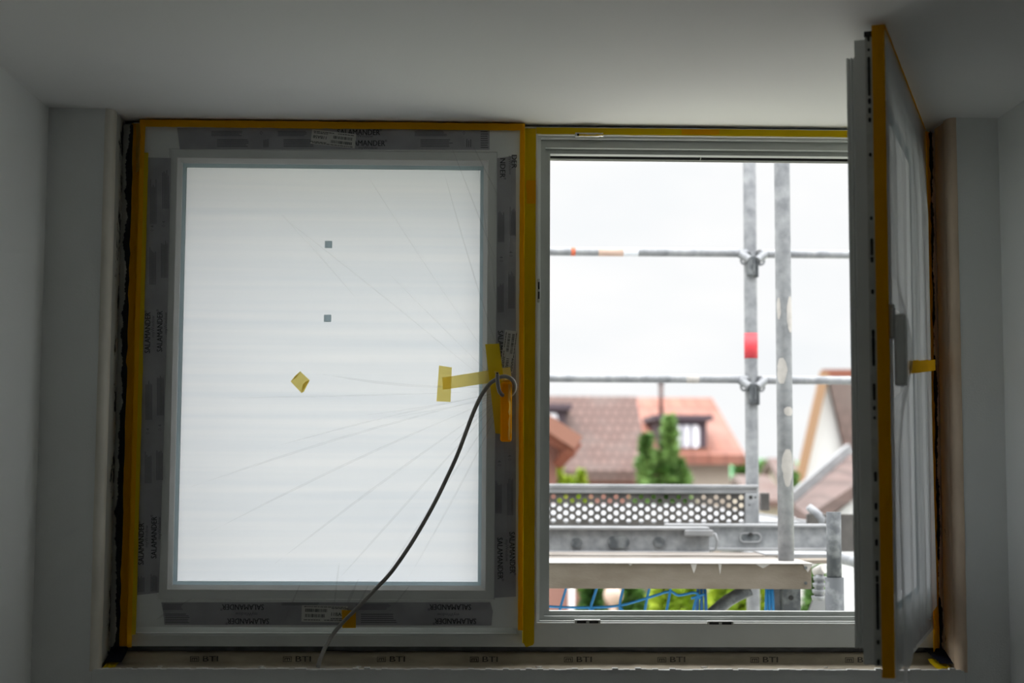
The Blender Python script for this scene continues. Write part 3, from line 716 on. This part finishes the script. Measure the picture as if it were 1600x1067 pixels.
# ------------------------------------------------------------------ scaffold outside
def zpost(name, px, py, D, r, z0, z1, label, group=None):
    p = P(px, py, D); t = thing(name, (p.x, D, z0), label, 'scaffold post', group)
    a = MB(); a.tube([(p.x, D, z0 + (z1 - z0) * k / 6) for k in range(7)], r, 24); a.build('tube', 'galv', t); return t, p
post1, pp = zpost('scaffold_post', 1173, 500, 6.0, .0262, -6.2, 4.2, 'rear galvanised scaffold post with a red sleeve, carrying the guardrails')
r = .0275
za, zb = P(1173, 560, 6).z, P(1173, 521, 6).z
a = MB(); a.tube([(pp.x, 6, za), (pp.x, 6, zb)], r, 24); tag(a.build('sleeve', 'red', post1), 'red reflective sleeve')
for py in (412, 610):
    q = P(1175, py, 6.0)
    a = MB(); a.box(pp.x - .020, pp.x + .014, 6 - .052, 6 - .018, q.z - .055, q.z + .028, .006); k = a.build('wedge_coupling', 'galvd', post1)
    a = MB(); a.box(pp.x + .002, pp.x + .009, 6 - .060, 6 - .045, q.z - .04, q.z + .012, .002); a.box(pp.x + .016, pp.x + .026, 6 - .045, 6 - .02, q.z - .06, q.z + .03, .003); a.build('wedge', 'galvd', k)
post2, p2 = zpost('scaffold_post', 1225, 560, 4.95, .0262, P(1225, 878, 4.95).z, 3.9, 'front galvanised scaffold post splashed with mortar, standing on the beam')
def splash(par, cx, D, rr, py0, py1, a0, a1, seedv):
    random.seed(seedv); a = MB(); z0, z1 = P(1225, py1, D).z, P(1225, py0, D).z; n = 10; prev = None
    for i in range(n + 1):
        z = z0 + (z1 - z0) * i / n; wv = math.sin(math.pi * (i + .4) / (n + .8)) ** .5
        row = []
        for k in range(7):
            an = math.radians(a0 + (a1 - a0) * (.5 + (k / 6 - .5) * wv * random.uniform(.85, 1.1)))
            row.append(a.v((cx + math.cos(an) * (rr + .001), D + math.sin(an) * (rr + .001), z)))
        if prev:
            for k in range(6): a.bm.faces.new([prev[k], prev[k + 1], row[k + 1], row[k]])
        prev = row
    a.build('mortar_splash', 'mortar', par, smooth=True)
for (y0, y1, a0, a1, sd) in ((560, 600, 200, 280, 1), (636, 650, 250, 330, 2), (702, 755, 235, 320, 3), (464, 520, 280, 345, 4), (466, 500, 205, 240, 5), (735, 760, 250, 300, 6)):
    splash(post2, p2.x, 4.95, .0262, y0, y1, a0, a1, sd)
a = MB(); q = P(1231, 794, 4.92); a.tube([(q.x, 4.94, q.z), (q.x, 4.9255, q.z)], .004, 10); a.build('pin_hole', 'hole', post2)
def rail(pxa, pya, pxb, pyb, end, label, marks=()):
    """guardrail with one hooked end carrying an eyelet"""
    D = 5.985; pa, pb = P(pxa, pya, D), P(pxb, pyb, D); s = 1 if pb.x > pa.x else -1
    pa.z = pb.z                                  # rails are level
    path = [pa, pa.lerp(pb, .5), Vector((pb.x - s * .045, D, pb.z)), Vector((pb.x - s * .025, D - .004, pb.z - .003)), Vector((pb.x - s * .008, D - .014, pb.z - .014)), Vector((pb.x + s * .014, D - .03, pb.z - .032))]
    t = thing('guardrail', pa, label, 'guardrail', 'guardrails of the scaffold')
    a = MB(); a.tube(smooth_path(path, 5), .0168, 18); a.build('rail_tube', 'galv', t)
    a = MB(); c = Vector((pb.x - s * .004, D - .014, pb.z - .032)); n = 20; ri, ro = .0095, .0185
    for k in range(n):
        t0, t1 = 2 * math.pi * k / n, 2 * math.pi * (k + 1) / n
        f_ = lambda rad, th: Vector((c.x + rad * math.cos(th), c.y, c.z + rad * math.sin(th)))
        a.prism([f_(ri, t0), f_(ro, t0), f_(ro, t1), f_(ri, t1)], (0, .008, 0))
    a.build('eyelet', 'galv', t)
    for (m0, m1, mm) in marks:
        q0, q1 = P(m0, pya, D), P(m1, pya, D); a = MB(); a.tube([(q0.x, D, pa.z), (q1.x, D, pa.z)], .0173, 18)
        a.build('sticker_wrap', mm, t)
rail(600, 395, 1164, 395.5, 1, 'upper left guardrail running from behind the window mullion to the rear post', ((892, 899, 'orange'), (935, 974, 'peach'), (974, 997, 'palewrap')))
rail(600, 591, 1164, 592.5, 1, 'lower left guardrail running from behind the window mullion to the rear post', ((1072, 1092, 'mortar'),))
rail(1600, 397, 1186, 396.5, 1, 'upper right guardrail running from the rear post towards the open sash')
rail(1600, 595, 1186, 593.5, 1, 'lower right guardrail running from the rear post towards the open sash')

def perf_sheet(mb, W_, H_, cw, ch, rad, mtx):
    """sheet W_ x H_ in its local XZ with staggered round holes"""
    nc = int(W_ / cw); nr = int(H_ / ch)
    def cell(cx, cz, hw, hh):
        k = 16; inner = []; outer = []
        for i in range(k):
            t = 2 * math.pi * i / k + math.pi / 16 * 0; c_, s_ = math.cos(t), math.sin(t)
            inner.append(mb.v(mtx @ Vector((cx + rad * c_, 0, cz + rad * s_)))); q = min(hw / max(abs(c_), 1e-6), hh / max(abs(s_), 1e-6))
            ox, oz = q * c_, q * s_
            outer.append(mb.v(mtx @ Vector((cx + ox, 0, cz + oz))))
        for i in range(k):
            j = (i + 1) % k
            mb.bm.faces.new([inner[i], outer[i], outer[j], inner[j]])
        for sx, sz in ((1, 1), (-1, 1), (-1, -1), (1, -1)):       # corners missed by the radial spokes
            an = math.atan2(hh * sz, hw * sx) % (2 * math.pi); i = int(an / (2 * math.pi / k)) % k
            mb.bm.faces.new([outer[i], mb.v(mtx @ Vector((cx + hw * sx, 0, cz + hh * sz))), outer[(i + 1) % k]])
    def solid(xa, xb, za, zb_): mb.face([mtx @ Vector(q) for q in ((xa, 0, za), (xb, 0, za), (xb, 0, zb_), (xa, 0, zb_))])
    for i in range(nc):
        cx = (i + .5) * cw
        if i % 2 == 0:
            for j in range(nr): cell(cx, (j + .5) * ch, cw / 2, ch / 2)
        else:
            solid(cx - cw / 2, cx + cw / 2, 0, ch / 2); solid(cx - cw / 2, cx + cw / 2, (nr - .5) * ch, nr * ch)
            for j in range(nr - 1): cell(cx, (j + 1) * ch, cw / 2, ch / 2)
    return nc * cw, nr * ch
def solidify(o, th):
    md = o.modifiers.new('thickness', 'SOLIDIFY'); md.thickness = th; md.offset = 0
px2m = 6 / FPX
xr = P(1163, 790, 5.95).x; zt = P(1000, 770, 5.95).z; zb = P(1000, 820, 5.95).z
tb = thing('toe_board', (xr - .5, 5.95, zb), 'perforated weathered metal toe board fixed across the left of the scaffold deck', 'toe board')
a = MB(); W_, H_ = perf_sheet(a, 1.40, .128, 9.7 * px2m, 12.4 * px2m, 3.8 * px2m, Matrix.Translation((xr - 55 * 9.7 * px2m, 5.95, zt - 4 * 12.4 * px2m)))
o = a.build('perforated_panel', 'perf', tb); solidify(o, .0022)
a = MB(); a.box(xr - 1.5, P(1184, 760, 5.95).x, 5.935, 5.963, zt - .002, zt + .020, .006, 3); a.box(xr - 1.5, P(1184, 760, 5.95).x, 5.925, 5.94, zt + .020, zt + .034, .005, 3); a.build('top_rail', 'galvl', tb)
a = MB(); a.box(xr, P(1184, 760, 5.95).x, 5.93, 5.965, zb, zt, .003); k = a.build('end_plate', 'galv', tb)
a = MB(); q = P(1173, 777, 5.93); a.tube([(q.x, 5.929, q.z), (q.x, 5.94, q.z)], .008, 12); a.tube([(q.x - .006, 5.929, q.z - .03), (q.x - .006, 5.94, q.z - .03)], .0035, 10); a.tube([(q.x + .018, 5.929, q.z), (q.x + .018, 5.94, q.z)], .004, 10); a.build('bolt_hole', 'hole', k)
# second, horizontal perforated deck beyond
dk = thing('deck_plate', (.9, 7.0, P(1000, 816, 6.05).z - .03), 'pale perforated metal deck plate lying beyond the toe board', 'deck plate')
za = P(1000, 816, 6.05).z
xe = P(1262, 800, 6.1).x
a = MB(); perf_sheet(a, xe + .5, 3.3, .05, .10, .0165, Matrix.Translation((-.5, 6.10, za)) @ Matrix.Rotation(math.radians(-90), 4, 'X'))
o = a.build('perforated_panel', 'galvl', dk); solidify(o, .002)
a = MB(); a.box(-.6, xe + .012, 6.08, 6.10, za - .10, za + .004, .003); a.box(-.6, xe + .012, 9.38, 9.40, za - .10, za + .004, .003); a.box(xe, xe + .015, 6.08, 9.40, za - .10, za + .008, .003); a.build('edge_rail', 'galvl', dk)
a = MB(); a.box(-.6, xe, 6.10, 9.38, za - .07, za - .06); a.build('dark_hole_backing', 'perf', dk)  # dark sheet added underneath so the perforations look shaded
# stub box beside the post
q0, q1 = P(1188, 790, 6.2), P(1201, 770, 6.2)
a = MB(); a.box(q0.x, q1.x, 6.18, 6.22, q0.z - .02, q1.z, .003); t = a.build('post_socket', 'perf'); centre(t); tag(t, 'small square metal socket just right of the rear post', 'socket')
a = MB(); q = P(1275, 803, 5.915); a.tube([q + Vector((-.03, .0, .03)), q, q + Vector((.02, 0, -.02)), q + Vector((.02, 0, -.05))], [.014, .02, .022, .018], 14)
t = a.build('tube_clamp', 'galv'); centre(t); tag(t, 'bent grey tube clamp at the right end of the perforated deck plate', 'clamp')
q0, q1 = P(1262, 812, 5.9), P(1312, 803, 5.9)
a = MB(); a.box(q0.x, q1.x + .1, 5.9, 5.93, 1.193, q1.z, .003); t = a.build('ledger_bar', 'perf'); centre(t); tag(t, 'short brownish ledger bar behind the upright stub by the open sash', 'ledger')

for xt, lb in ((-.3, 'cross tube under the scaffold deck behind the milky pane'), (1.10, 'cross tube under the scaffold deck near the rear post'), (1.42, 'cross tube under the right end of the scaffold deck')):
    t = thing('transom_tube', (xt, 7.2, 1.15), lb, 'scaffold tube'); a = MB(); a.tube([(xt, 5.05, 1.172), (xt, 9.5, 1.172)], .0205, 16); a.build('tube', 'galv', t)
# steel deck side profiles
def channel(pxa, pxb, ytop, ybot, D, name, label, m='galv'):
    xa, xb = P(pxa, ytop, D).x, P(pxb, ytop, D).x; z1_ = P(1000, ytop, D).z; z0_ = P(1000, ybot, D).z
    t = thing(name, ((xa + xb) / 2, D, z0_), label, 'deck edge profile')
    a = MB(); a.box(xa, xb, D + .004, D + .012, z0_ + .006, z1_ - .006); a.build('web', m, t)
    a = MB(); a.box(xa, xb, D - .014, D + .05, z1_ - .012, z1_, .004, 3); a.build('top_flange', 'galvl', t)
    a = MB(); a.box(xa, xb, D - .012, D + .05, z0_, z0_ + .012, .004, 3); a.build('bottom_flange', 'galvl', t)
    return t
def oval(par, px, py, wpx, hpx, D, m='hole', rim=True, d=.006):
    c = P(px, py, D); W2, H2 = wpx * D / FPX / 2, hpx * D / FPX / 2; r_ = min(W2, H2); pts_ = []
    for k in range(20):
        th = 2 * math.pi * k / 20; pts_.append((c.x + r_ * math.cos(th) + (W2 - r_) * (1 if math.cos(th) >= 0 else -1), D, c.z + r_ * math.sin(th) * H2 / r_))
    a = MB(); a.prism(pts_, (0, d, 0)); o = a.build('slot', m, par)
    if rim:
        a = MB(); a.tube([Vector(p) for p in pts_ + [pts_[0]]], .0035, 8, cap=False); a.build('slot_rim', 'galvl', par)
ch1 = channel(560, 1108, 823, 866, 5.55, 'deck_profile', 'near steel deck edge profile with punched slots, left of the front post')
oval(ch1, 967, 847, 34, 19, 5.545, 'galvd', False); oval(ch1, 1030, 847, 18, 16, 5.545, 'galvd', False); oval(ch1, 901, 848, 18, 15, 5.545, 'galvd', False)
a = MB(); q = P(1082, 833, 5.54); a.box(q.x - .03, q.x + .075, 5.525, 5.55, q.z - .01, q.z + .012, .003); a.build('hook_plate', 'galvl', ch1)
ch2 = channel(1040, 1300, 818, 860, 5.75, 'deck_profile', 'far steel deck edge profile with one oval slot, right of the front post')
oval(ch2, 1172.5, 840, 33, 14, 5.748, 'galvd', True); oval(ch2, 1173, 835, 7, 6, 5.742, 'hole', False)
a = MB(); q = P(1117, 846, 5.6); a.tube([q + Vector((-.02, 0, .028)), q + Vector((.0, -.01, .028)), q + Vector((.008, -.012, .0)), q + Vector((.0, -.01, -.03)), q + Vector((-.02, 0, -.035))], .0055, 10)
t = a.build('deck_hook', 'galvl'); centre(t); tag(t, 'small curved hook between the two steel deck profiles', 'hook')
# planks lying between profiles and beam
def plank(pxa, pxb, ytop, D0, D1, th, m, label, skew=0):
    z = P(1000, ytop, D0).z; xa, xb = P(pxa, ytop, D0).x, P(pxb, ytop, D0).x
    a = MB(); a.prism([(xa, D0, z - th), (xb, D0 + skew, z - th), (xb, D1 + skew, z - th), (xa, D1, z - th)], (0, 0, th))
    o = a.build('scaffold_board', m); centre(o); return tag(o, label, 'board', 'boards on the scaffold deck')
plank(540, 1228, 874.5, 5.06, 5.26, .016, 'board', 'front weathered board lying just behind the mortar covered beam')
plank(560, 1222, 867.5, 5.28, 5.50, .02, 'board', 'rear weathered board under the near steel profile')
plank(1196, 1310, 865, 5.30, 5.52, .016, 'galvl', 'pale narrow plate lying right of the front post')
plank(1236, 1320, 875, 5.08, 5.20, .012, 'concrete', 'thin grey strip lying in front of the pale plate by the right post stub', .05)
# mortar covered beam
bz1 = P(1060, 881, 4.82).z; bz0 = P(1060, 920, 4.82).z; bx1 = P(1268, 900, 4.82).x
bm_ = thing('scaffold_beam', (.5, 4.9, bz0), 'long beige mortar covered beam carrying the front post', 'beam')
a = MB(); a.box(-.7, bx1, 4.82, 5.05, bz0, bz1, .003); a.build('beam_body', 'concrete', bm_)
a = MB(); a.box(-.7, bx1 + .004, 4.815, 5.04, bz1 + .0005, bz1 + .0035, .001); a.build('mortar_layer', 'mortar', bm_)
a = MB()
for (px, w_, h_) in ((1084, 10, 14), (1125, 5, 16), (1192, 22, 6), (1262, 14, 12), (985, 6, 3)):
    p = P(px, 882, 4.8185); w_ *= 4.82 / FPX; h_ *= 4.82 / FPX
    a.prism([(p.x - w_ / 2, 4.8185, bz1), (p.x + w_ / 2, 4.8185, bz1), (p.x + w_ * .2, 4.8185, bz1 - h_ * .7), (p.x, 4.8185, bz1 - h_), (p.x - w_ * .2, 4.8185, bz1 - h_ * .6)], (0, .003, 0))
a.build('mortar_drip', 'mortar', bm_)
a = MB()
for px, py in ((1259, 887), (1259, 911)):
    q = P(px, py, 4.819); a.tube([(q.x, 4.8175, q.z), (q.x, 4.825, q.z)], .005, 10)
a.build('rivet', 'galvd', bm_)
# upright stub by the open sash with sleeve and coupler
q = P(1303, 850, 4.62); zt_ = P(1303, 800, 4.62).z; zl = P(1303, 902, 4.62).z
st_ = thing('post_stub', (q.x, 4.62, -6.2), 'rough dark galvanised post stub standing right beside the open sash', 'scaffold post')
a = MB(); a.tube([(q.x, 4.62, zl - .1), (q.x, 4.62, zt_)], .0225, 20); a.build('tube', 'galvd', st_)
a = MB(); a.tube([(q.x, 4.62, -6.2), (q.x, 4.62, zl)], .0285, 20); a.build('sleeve', 'galvd', st_)
cl = thing('coupler', P(1280, 935, 4.75), 'rusty ridged coupler between the beam end and the post stub', 'coupler')
a = MB(); c = P(1280, 918, 4.75)
for k in range(4): a.tube([(c.x - .004 + .002 * k, 4.75, c.z - .038 + k * .02), (c.x - .004 + .002 * k, 4.75, c.z - .026 + k * .02)], [.019, .021], 14)
a.tube([(c.x, 4.75, c.z - .04), (c.x, 4.75, c.z + .04)], .015, 12); a.build('ribbed_collar', 'galv', cl)
a = MB(); a.tube([(c.x - .01, 4.76, c.z + .045), (c.x + .012, 4.74, c.z + .06)], .016, 12); a.build('bolt_end', 'mortar', cl)
a = MB(); q0, q1 = P(1262, 960, 4.9), P(1292, 925, 4.9); a.prism([(q0.x, 4.9, q0.z), (q1.x, 4.9, q0.z), (q1.x, 4.9, q1.z), (q0.x + .03, 4.9, q1.z)], (0, .02, 0)); t = a.build('bracket_plate', 'galvl'); centre(t); tag(t, 'pale slanted bracket plate below the beam end', 'bracket')
a = MB(); q0, q1 = P(1223, 975, 4.96), P(1251, 918, 4.96); a.box(q0.x, q1.x, 4.96, 5.01, q0.z, bz0 + .001, .002); t = a.build('hanger_plate', 'galvd'); t2 = a
c = P(1236, 934, 4.959); a = MB(); a.tube([(c.x, 4.956, c.z), (c.x, 4.965, c.z)], .008, 12); hh_ = a.build('pin_hole', 'hole', t); centre_d = None
tag(t, 'dark grey hanger plate with a pin hole below the beam', 'bracket')
a = MB(); q0, q1 = P(1208, 975, 5.0), P(1221, 918, 5.0); a.box(q0.x, q1.x, 5.0, 5.04, q0.z, bz0 + .001, .002); t = a.build('hanger_bar', 'galv'); centre(t); tag(t, 'narrow grey hanger bar left of the dark hanger plate', 'bracket')
a = MB(); a.tube(smooth_path([P(1085, 985, 5.0), P(1125, 948, 5.0), P(1150, 931, 5.0), P(1172, 921, 5.0)], 4), .021, 16); t = a.build('diagonal_brace', 'galvd'); centre(t); tag(t, 'diagonal scaffold brace rising to the right below the beam', 'brace')
# blue net and straps below the beam
a = MB()
def cord(pts_, r_=.0042): a.tube(smooth_path([P(x, y, 4.95) for x, y in pts_], 4), r_, 8)
cord([(840, 946), (877, 948.5), (922, 949), (968, 946), (1012, 934), (1046, 924), (1060, 930), (1086, 926), (1094, 936)])
for s_ in ([(886, 914), (876, 948), (870, 972)], [(934, 914), (923, 948), (916, 972)], [(975, 914), (968, 946), (972, 972)], [(1016, 914), (1011, 935), (1004, 975)], [(1048, 914), (1046, 930), (1038, 972)], [(1091, 926), (1084, 950), (1080, 975)],
           [(1080, 935), (1100, 928)], [(968, 946), (985, 972)], [(923, 948), (940, 975)]): cord(s_)
net = a.build('safety_net', 'net'); centre(net); tag(net, 'blue knotted safety net hanging below the beam', 'net')
for (px, w_, lb) in ((1096, 15, 'dark blue strap hanging below the beam left of the diagonal brace'), (1202, 12, 'dark blue strap hanging below the beam right of the diagonal brace')):
    a = MB(); p = P(px, 930, 4.97)
    for k in range(3):
        dx = (k - 1) * w_ * 4.97 / FPX / 3
        a.tube([(p.x + dx, 4.97, bz0 + .001), (p.x + dx * 1.1, 4.97 - .004 * k, p.z), (p.x + dx * 1.7, 4.97, P(px, 985, 4.97).z)], .0055, 8)
    t = a.build('strap', 'rope' if px < 1150 else 'net'); centre(t); tag(t, lb, 'strap')
q = P(1172, 940, 6.0)

# ------------------------------------------------------------------ ground, hills
a = MB(); a.box(-200, 200, 4.4, 420, -6.6, -6.2); struct('ground', a, 'bounce_ground')
a = MB(); n = 60; prev = None; random.seed(9)
for i in range(n + 1):
    x_ = -120 + 360 * i / n; h_ = 3.4 + 1.1 * math.sin(i * .23 + .6) + .5 * math.sin(i * .9)
    row = [a.v((x_, 300, -7)), a.v((x_, 320, h_ - 1.2)), a.v((x_, 345, h_)), a.v((x_, 400, -7))]
    if prev:
        for k in range(3): a.bm.faces.new([prev[k], prev[k + 1], row[k + 1], row[k]])
    prev = row
o = struct('hills', a, 'hill', smooth=True)

# ------------------------------------------------------------------ houses
GZ = -6.2
def gable_house(x0, x1, yf, yb, ze, zr, wallm, roofm, label, parts=None, overhang=.3, chim=None):
    t = thing('house', ((x0 + x1) / 2, (yf + yb) / 2, GZ), label, 'house'); yr = (yf + yb) / 2
    a = MB(); a.prism([(x0, yf, GZ), (x0, yb, GZ), (x0, yb, ze), (x0, yr, zr - .05), (x0, yf, ze)], (x1 - x0, 0, 0)); a.build('walls', wallm, t)
    a = MB(); sl = (zr - ze) / (yr - yf); th = .18
    a.prism([(x0 - overhang, yf - overhang, ze - sl * overhang), (x0 - overhang, yr, zr), (x0 - overhang, yb + overhang, ze - sl * overhang), (x0 - overhang, yb + overhang, ze - sl * overhang + th), (x0 - overhang, yr, zr + th), (x0 - overhang, yf - overhang, ze - sl * overhang + th)], (x1 - x0 + 2 * overhang, 0, 0))
    a.build('roof', roofm, t); return t
def dormer(t, px0, py0, px1, py1, D, winr, bars=2, base=None):
    """box dormer: px bounds of its face, winr = white window bounds"""
    p0, p1 = P(px0, py1, D), P(px1, py0, D); a = MB(); a.box(p0.x, p1.x, D, D + 3.0, p0.z, p1.z); d = a.build('dormer', 'cheek', t)
    a = MB(); a.box(p0.x - .1, p1.x + .1, D - .15, D + 3.0, p1.z, p1.z + .1); a.build('dormer_roof', 'cheek', d)
    q0, q1 = P(winr[0], winr[3], D), P(winr[2], winr[1], D); a = MB(); a.box(q0.x, q1.x, D - .05, D, q0.z, q1.z, .06, 3); a.build('window', 'curtain', d)
    a = MB()
    for k in range(bars):
        xx = q0.x + (q1.x - q0.x) * (k + 1) / (bars + 1); a.box(xx - .03, xx + .03, D - .07, D - .04, q0.z, q1.z)
    if bars: a.build('glazing_bars', 'winline', d)
# weathered brown roof on the left
xl, xrr = P(700, 700, 26).x, P(1001, 700, 26).x
zr_ = P(930, 619, 27.8).z - .18; ze_ = P(930, 757, 25.7).z + .15
hA = gable_house(xl, xrr, 26, 29.6, ze_, zr_, 'pink', 'tile_brown', 'house under a weathered brown tiled roof, behind the left of the open window', overhang=.12)
dormer(hA, 840, 640, 884, 674, 26.6, (846, 646, 871, 668), 0)
a = MB(); q = P(930, 722, 26.2); a.box(P(885, 722, 26.2).x, P(1000, 722, 26.2).x, 26.15, 26.2, q.z - .10, q.z + .03); a.build('snow_guard', 'galvl', hA)
# orange roof
xl, xrr = P(1020, 700, 28).x, P(1140, 700, 28).x
zr_ = P(1060, 621, 31.6).z - .18; ze_ = P(1060, 727, 27.6).z
hB = gable_house(xl, xrr, 28, 35.2, ze_ + .1, zr_, 'cream', 'tile_orange', 'cream house with bright orange tiled roof and a dark dormer', overhang=.25)
dormer(hB, 1030, 657, 1104, 699, 28.1, (1053, 664, 1092, 699), 2)
a = MB(); q0, q1 = P(1050, 722, 27.7), P(1112, 700, 27.7); a.box(q0.x, q1.x, 27.95, 28.6, q0.z, q1.z); a.build('dormer_apron', 'terracotta', hB)
a = MB(); q = P(1028, 600, 30.5); q1 = P(1028, 655, 30.5); a.tube([(q.x, 30.0, q1.z), (q.x, 30.0, q.z)], .045, 10); k = a.build('flue_pipe', 'pipe', hB)
a = MB(); a.tube([(q.x, 30, q.z), (q.x, 30, q.z + .08)], [.09, .05], 10); a.build('flue_cap', 'pipe', k)
# near house corner at far left
D = 15
t = thing('house', P(800, 1060, D + 3), 'near pink house with brown eaves at the left edge of the open window', 'house')
xw = P(870, 740, D).x; zb_ = P(870, 700, D).z
a = MB(); a.box(-3, xw, D, D + 6, GZ, zb_ + .3); a.build('walls', 'pink', t)
a = MB(); a.box(xw - 2, P(889, 930, D).x, D - .6, D + 1, GZ, P(889, 860, D).z); a.build('porch', 'pink', t)
a = MB(); p0, p1 = P(790, 618, D - .5), P(903, 692, D - .5); a.bar(p0, p1, .14, .20, (0, 1, 0)); a.build('bargeboard', 'terracotta', t)
a = MB(); p0 = P(780, 622, D - .45); p1 = P(898, 693, D - .45); a.prism([p0, p1, p1 + Vector((0, 0, -.13)), p0 + Vector((0, 0, -.13))], (0, 7, 0)); a.build('roof', 'fascia', t)
a = MB(); p0, p1 = P(898, 697, D - .5), P(875, 722, D); a.bar(p0, p1, .1, .12, (0, 1, 0)); a.build('eaves_bracket', 'fascia', t)
a = MB(); q = P(893, 930, D - .7); a.tube([(q.x, D - .7, GZ), (q.x, D - .7, P(893, 860, D).z)], .028, 12); a.build('downpipe', 'white_pipe', t)
# right side: white gable in front of a dark roof
D = 24
t = thing('house', P(1320, 1060, D + 3), 'white gabled house with light brown verge boards beside the open sash', 'house')
ap = P(1291, 592, D); lb = P(1249, 772, D); rb = P(1333, 772, D)
AX = (2.6, 6.5, 0)
a = MB(); a.prism([ap, lb, (lb.x, D, GZ), (rb.x, D, GZ), rb], AX); a.build('walls', 'white_render', t)
a = MB(); a.bar(ap + Vector((-.06, -.15, .1)), lb + Vector((-.1, -.15, -.1)), .14, .09, (0, 1, 0)); a.build('verge_board', 'verge', t)
a = MB(); a.prism([P(1284, 590, D - .1), P(1284, 577, D - .1), P(1345, 577, D - .1), P(1345, 590, D - .1)], AX); a.build('ridge_cap', 'fascia', t)
a = MB(); s0, s1 = P(1294, 592, D - .15), P(1336, 772, D - .15); a.prism([s0, s1, s1 + Vector((.8, 0, 0)), P(1345, 590, D - .15)], AX); a.build('roof', 'tile_dark', t)
# low roof in the lower right
t = thing('house', P(1330, 1060, 17), 'low house with brown pitched roof at the lower right of the opening', 'house')
p0 = P(1238, 787, 15); p1 = P(1330, 722, 15); u1 = P(1345, 752, 13.6); u0 = P(1262, 806, 13.6)
a = MB(); a.prism([u0, u1, p1 + Vector((0, 0, .1)), p0], (0, 0, -.12)); a.build('roof', 'tile_dark', t)
a = MB(); a.bar(p0 + Vector((-.02, 0, .04)), p1 + Vector((0, 0, .14)), .16, .10, (0, 0, 1)); a.build('verge_board', 'galvl', t)
a = MB(); a.prism([u0 + Vector((.1, .1, -.13)), u1 + Vector((0, .1, -.13)), (u1.x, u1.y + .1, GZ), (u0.x + .1, u0.y + .1, GZ)], (0, 1.6, 0)); a.build('walls', 'white_render', t)
# distant pinkish roofs between the posts
for (x0, x1, yt, yb_, D, lb) in ((1188, 1222, 752, 790, 40, 'small distant reddish roof seen between the two scaffold posts'), (1240, 1262, 724, 785, 46, 'distant reddish roof seen between the front post and the white gable')):
    xa, xb = P(x0, yb_, D).x, P(x1, yb_, D).x
    gable_house(xa, xb, D, D + 6, P(1200, yb_, D).z, P(1200, yt, D + 3).z, 'cream', 'tile_dark' if D > 42 else 'tile_brown', lb, overhang=.2)

# ------------------------------------------------------------------ trees and shrubs
def tree(px, ptop, pbot, D, wpx, label, m, spires, cat='tree', nl=1500, leaf=.16, name='conifer'):
    base = P(px, pbot, D); s = D / FPX; random.seed(int(px))
    t = thing(name, (base.x, D, GZ), label, cat)
    a = MB(); a.tube([(base.x, D, GZ), (base.x, D, base.z + (P(px, ptop, D).z - base.z) * .5)], [.12, .05], 8); a.build('trunk', 'bark', t)
    a = MB()
    for (sx, st_, sw) in spires:
        c = P(sx, pbot, D); top = P(sx, st_, D).z; bot = base.z - .5; R_ = sw * s / 2
        for _ in range(int(nl / len(spires))):
            v_ = random.random() ** 1.3; z = bot + (top - bot) * v_; rr = R_ * (1 - v_) ** .55 * (.75 + .35 * math.sin(v_ * 14 + sx)); th = random.uniform(0, 2 * math.pi); q = rr * random.uniform(.6, 1.0)
            p = Vector((c.x + q * math.cos(th), D + q * math.sin(th), z)); d = Vector((math.cos(th) + random.uniform(-.4, .4), math.sin(th) + random.uniform(-.4, .4), random.uniform(-.2, .7))).normalized() * leaf
            e_ = d.cross(Vector((random.uniform(-1, 1), random.uniform(-1, 1), random.uniform(-1, 1)))).normalized() * leaf * .45
            a.face([p - d * .4, p + e_, p + d, p - e_])
    a.build('foliage', m, t, norm=False); return t
tree(1025, 655, 760, 22, 70, 'green conifer with two pointed tops in front of the orange roofed house', 'leaf', ((1046, 652, 34), (1010, 678, 36), (1030, 705, 84), (1060, 720, 50)), nl=2600, leaf=.13)
tree(872, 728, 760, 22.5, 40, 'yellow green shrub behind the left end of the toe board', 'leaf_y', ((873, 722, 26), (908, 735, 26), (888, 745, 50)), 'shrub', 1200, .08, 'shrub')
tree(1165, 722, 765, 48, 30, 'dark green tree behind the rear scaffold post', 'leaf_d', ((1158, 718, 24), (1170, 728, 24)), 'tree', 900, .25, 'leafy_tree')
tree(1215, 724, 770, 90, 60, 'distant round green trees between the two scaffold posts', 'leaf', ((1200, 722, 46), (1222, 726, 40), (1180, 728, 30)), 'tree', 1500, .5, 'leafy_tree')
tree(1240, 745, 775, 22, 20, 'small green bush beside the foot of the white gable', 'leaf', ((1238, 738, 18),), 'shrub', 500, .12, 'shrub')
# garden seen below the beam
tree(960, 900, 975, 13, 90, 'dark green garden bush below the left of the beam', 'leaf_d', ((925, 880, 80), (985, 885, 70)), 'shrub', 2200, .09, 'shrub')
tree(1060, 895, 985, 11.5, 120, 'bright yellow green garden bush seen through the net', 'leaf_y', ((1040, 880, 80), (1080, 875, 90)), 'shrub', 2600, .08, 'shrub')
tree(1150, 895, 985, 12.5, 120, 'bright yellow green bush behind the diagonal brace', 'leaf_y', ((1130, 875, 90), (1180, 870, 90), (1215, 880, 60)), 'shrub', 2800, .08, 'shrub')
tree(1280, 895, 985, 11.8, 60, 'pale garden bush behind the post stub', 'leaf', ((1275, 890, 60),), 'shrub', 900, .09, 'shrub')
a = MB(); q = P(958, 930, 12); bmesh.ops.create_icosphere(a.bm, subdivisions=3, radius=.075, matrix=Matrix.Translation(q)); a.tube([q + Vector((0, 0, -.05)), (q.x, q.y, GZ)], .03, 8)
t = a.build('garden_globe', 'peach', smooth=True); centre(t); tag(t, 'pale orange round garden globe among the bushes', 'garden globe')
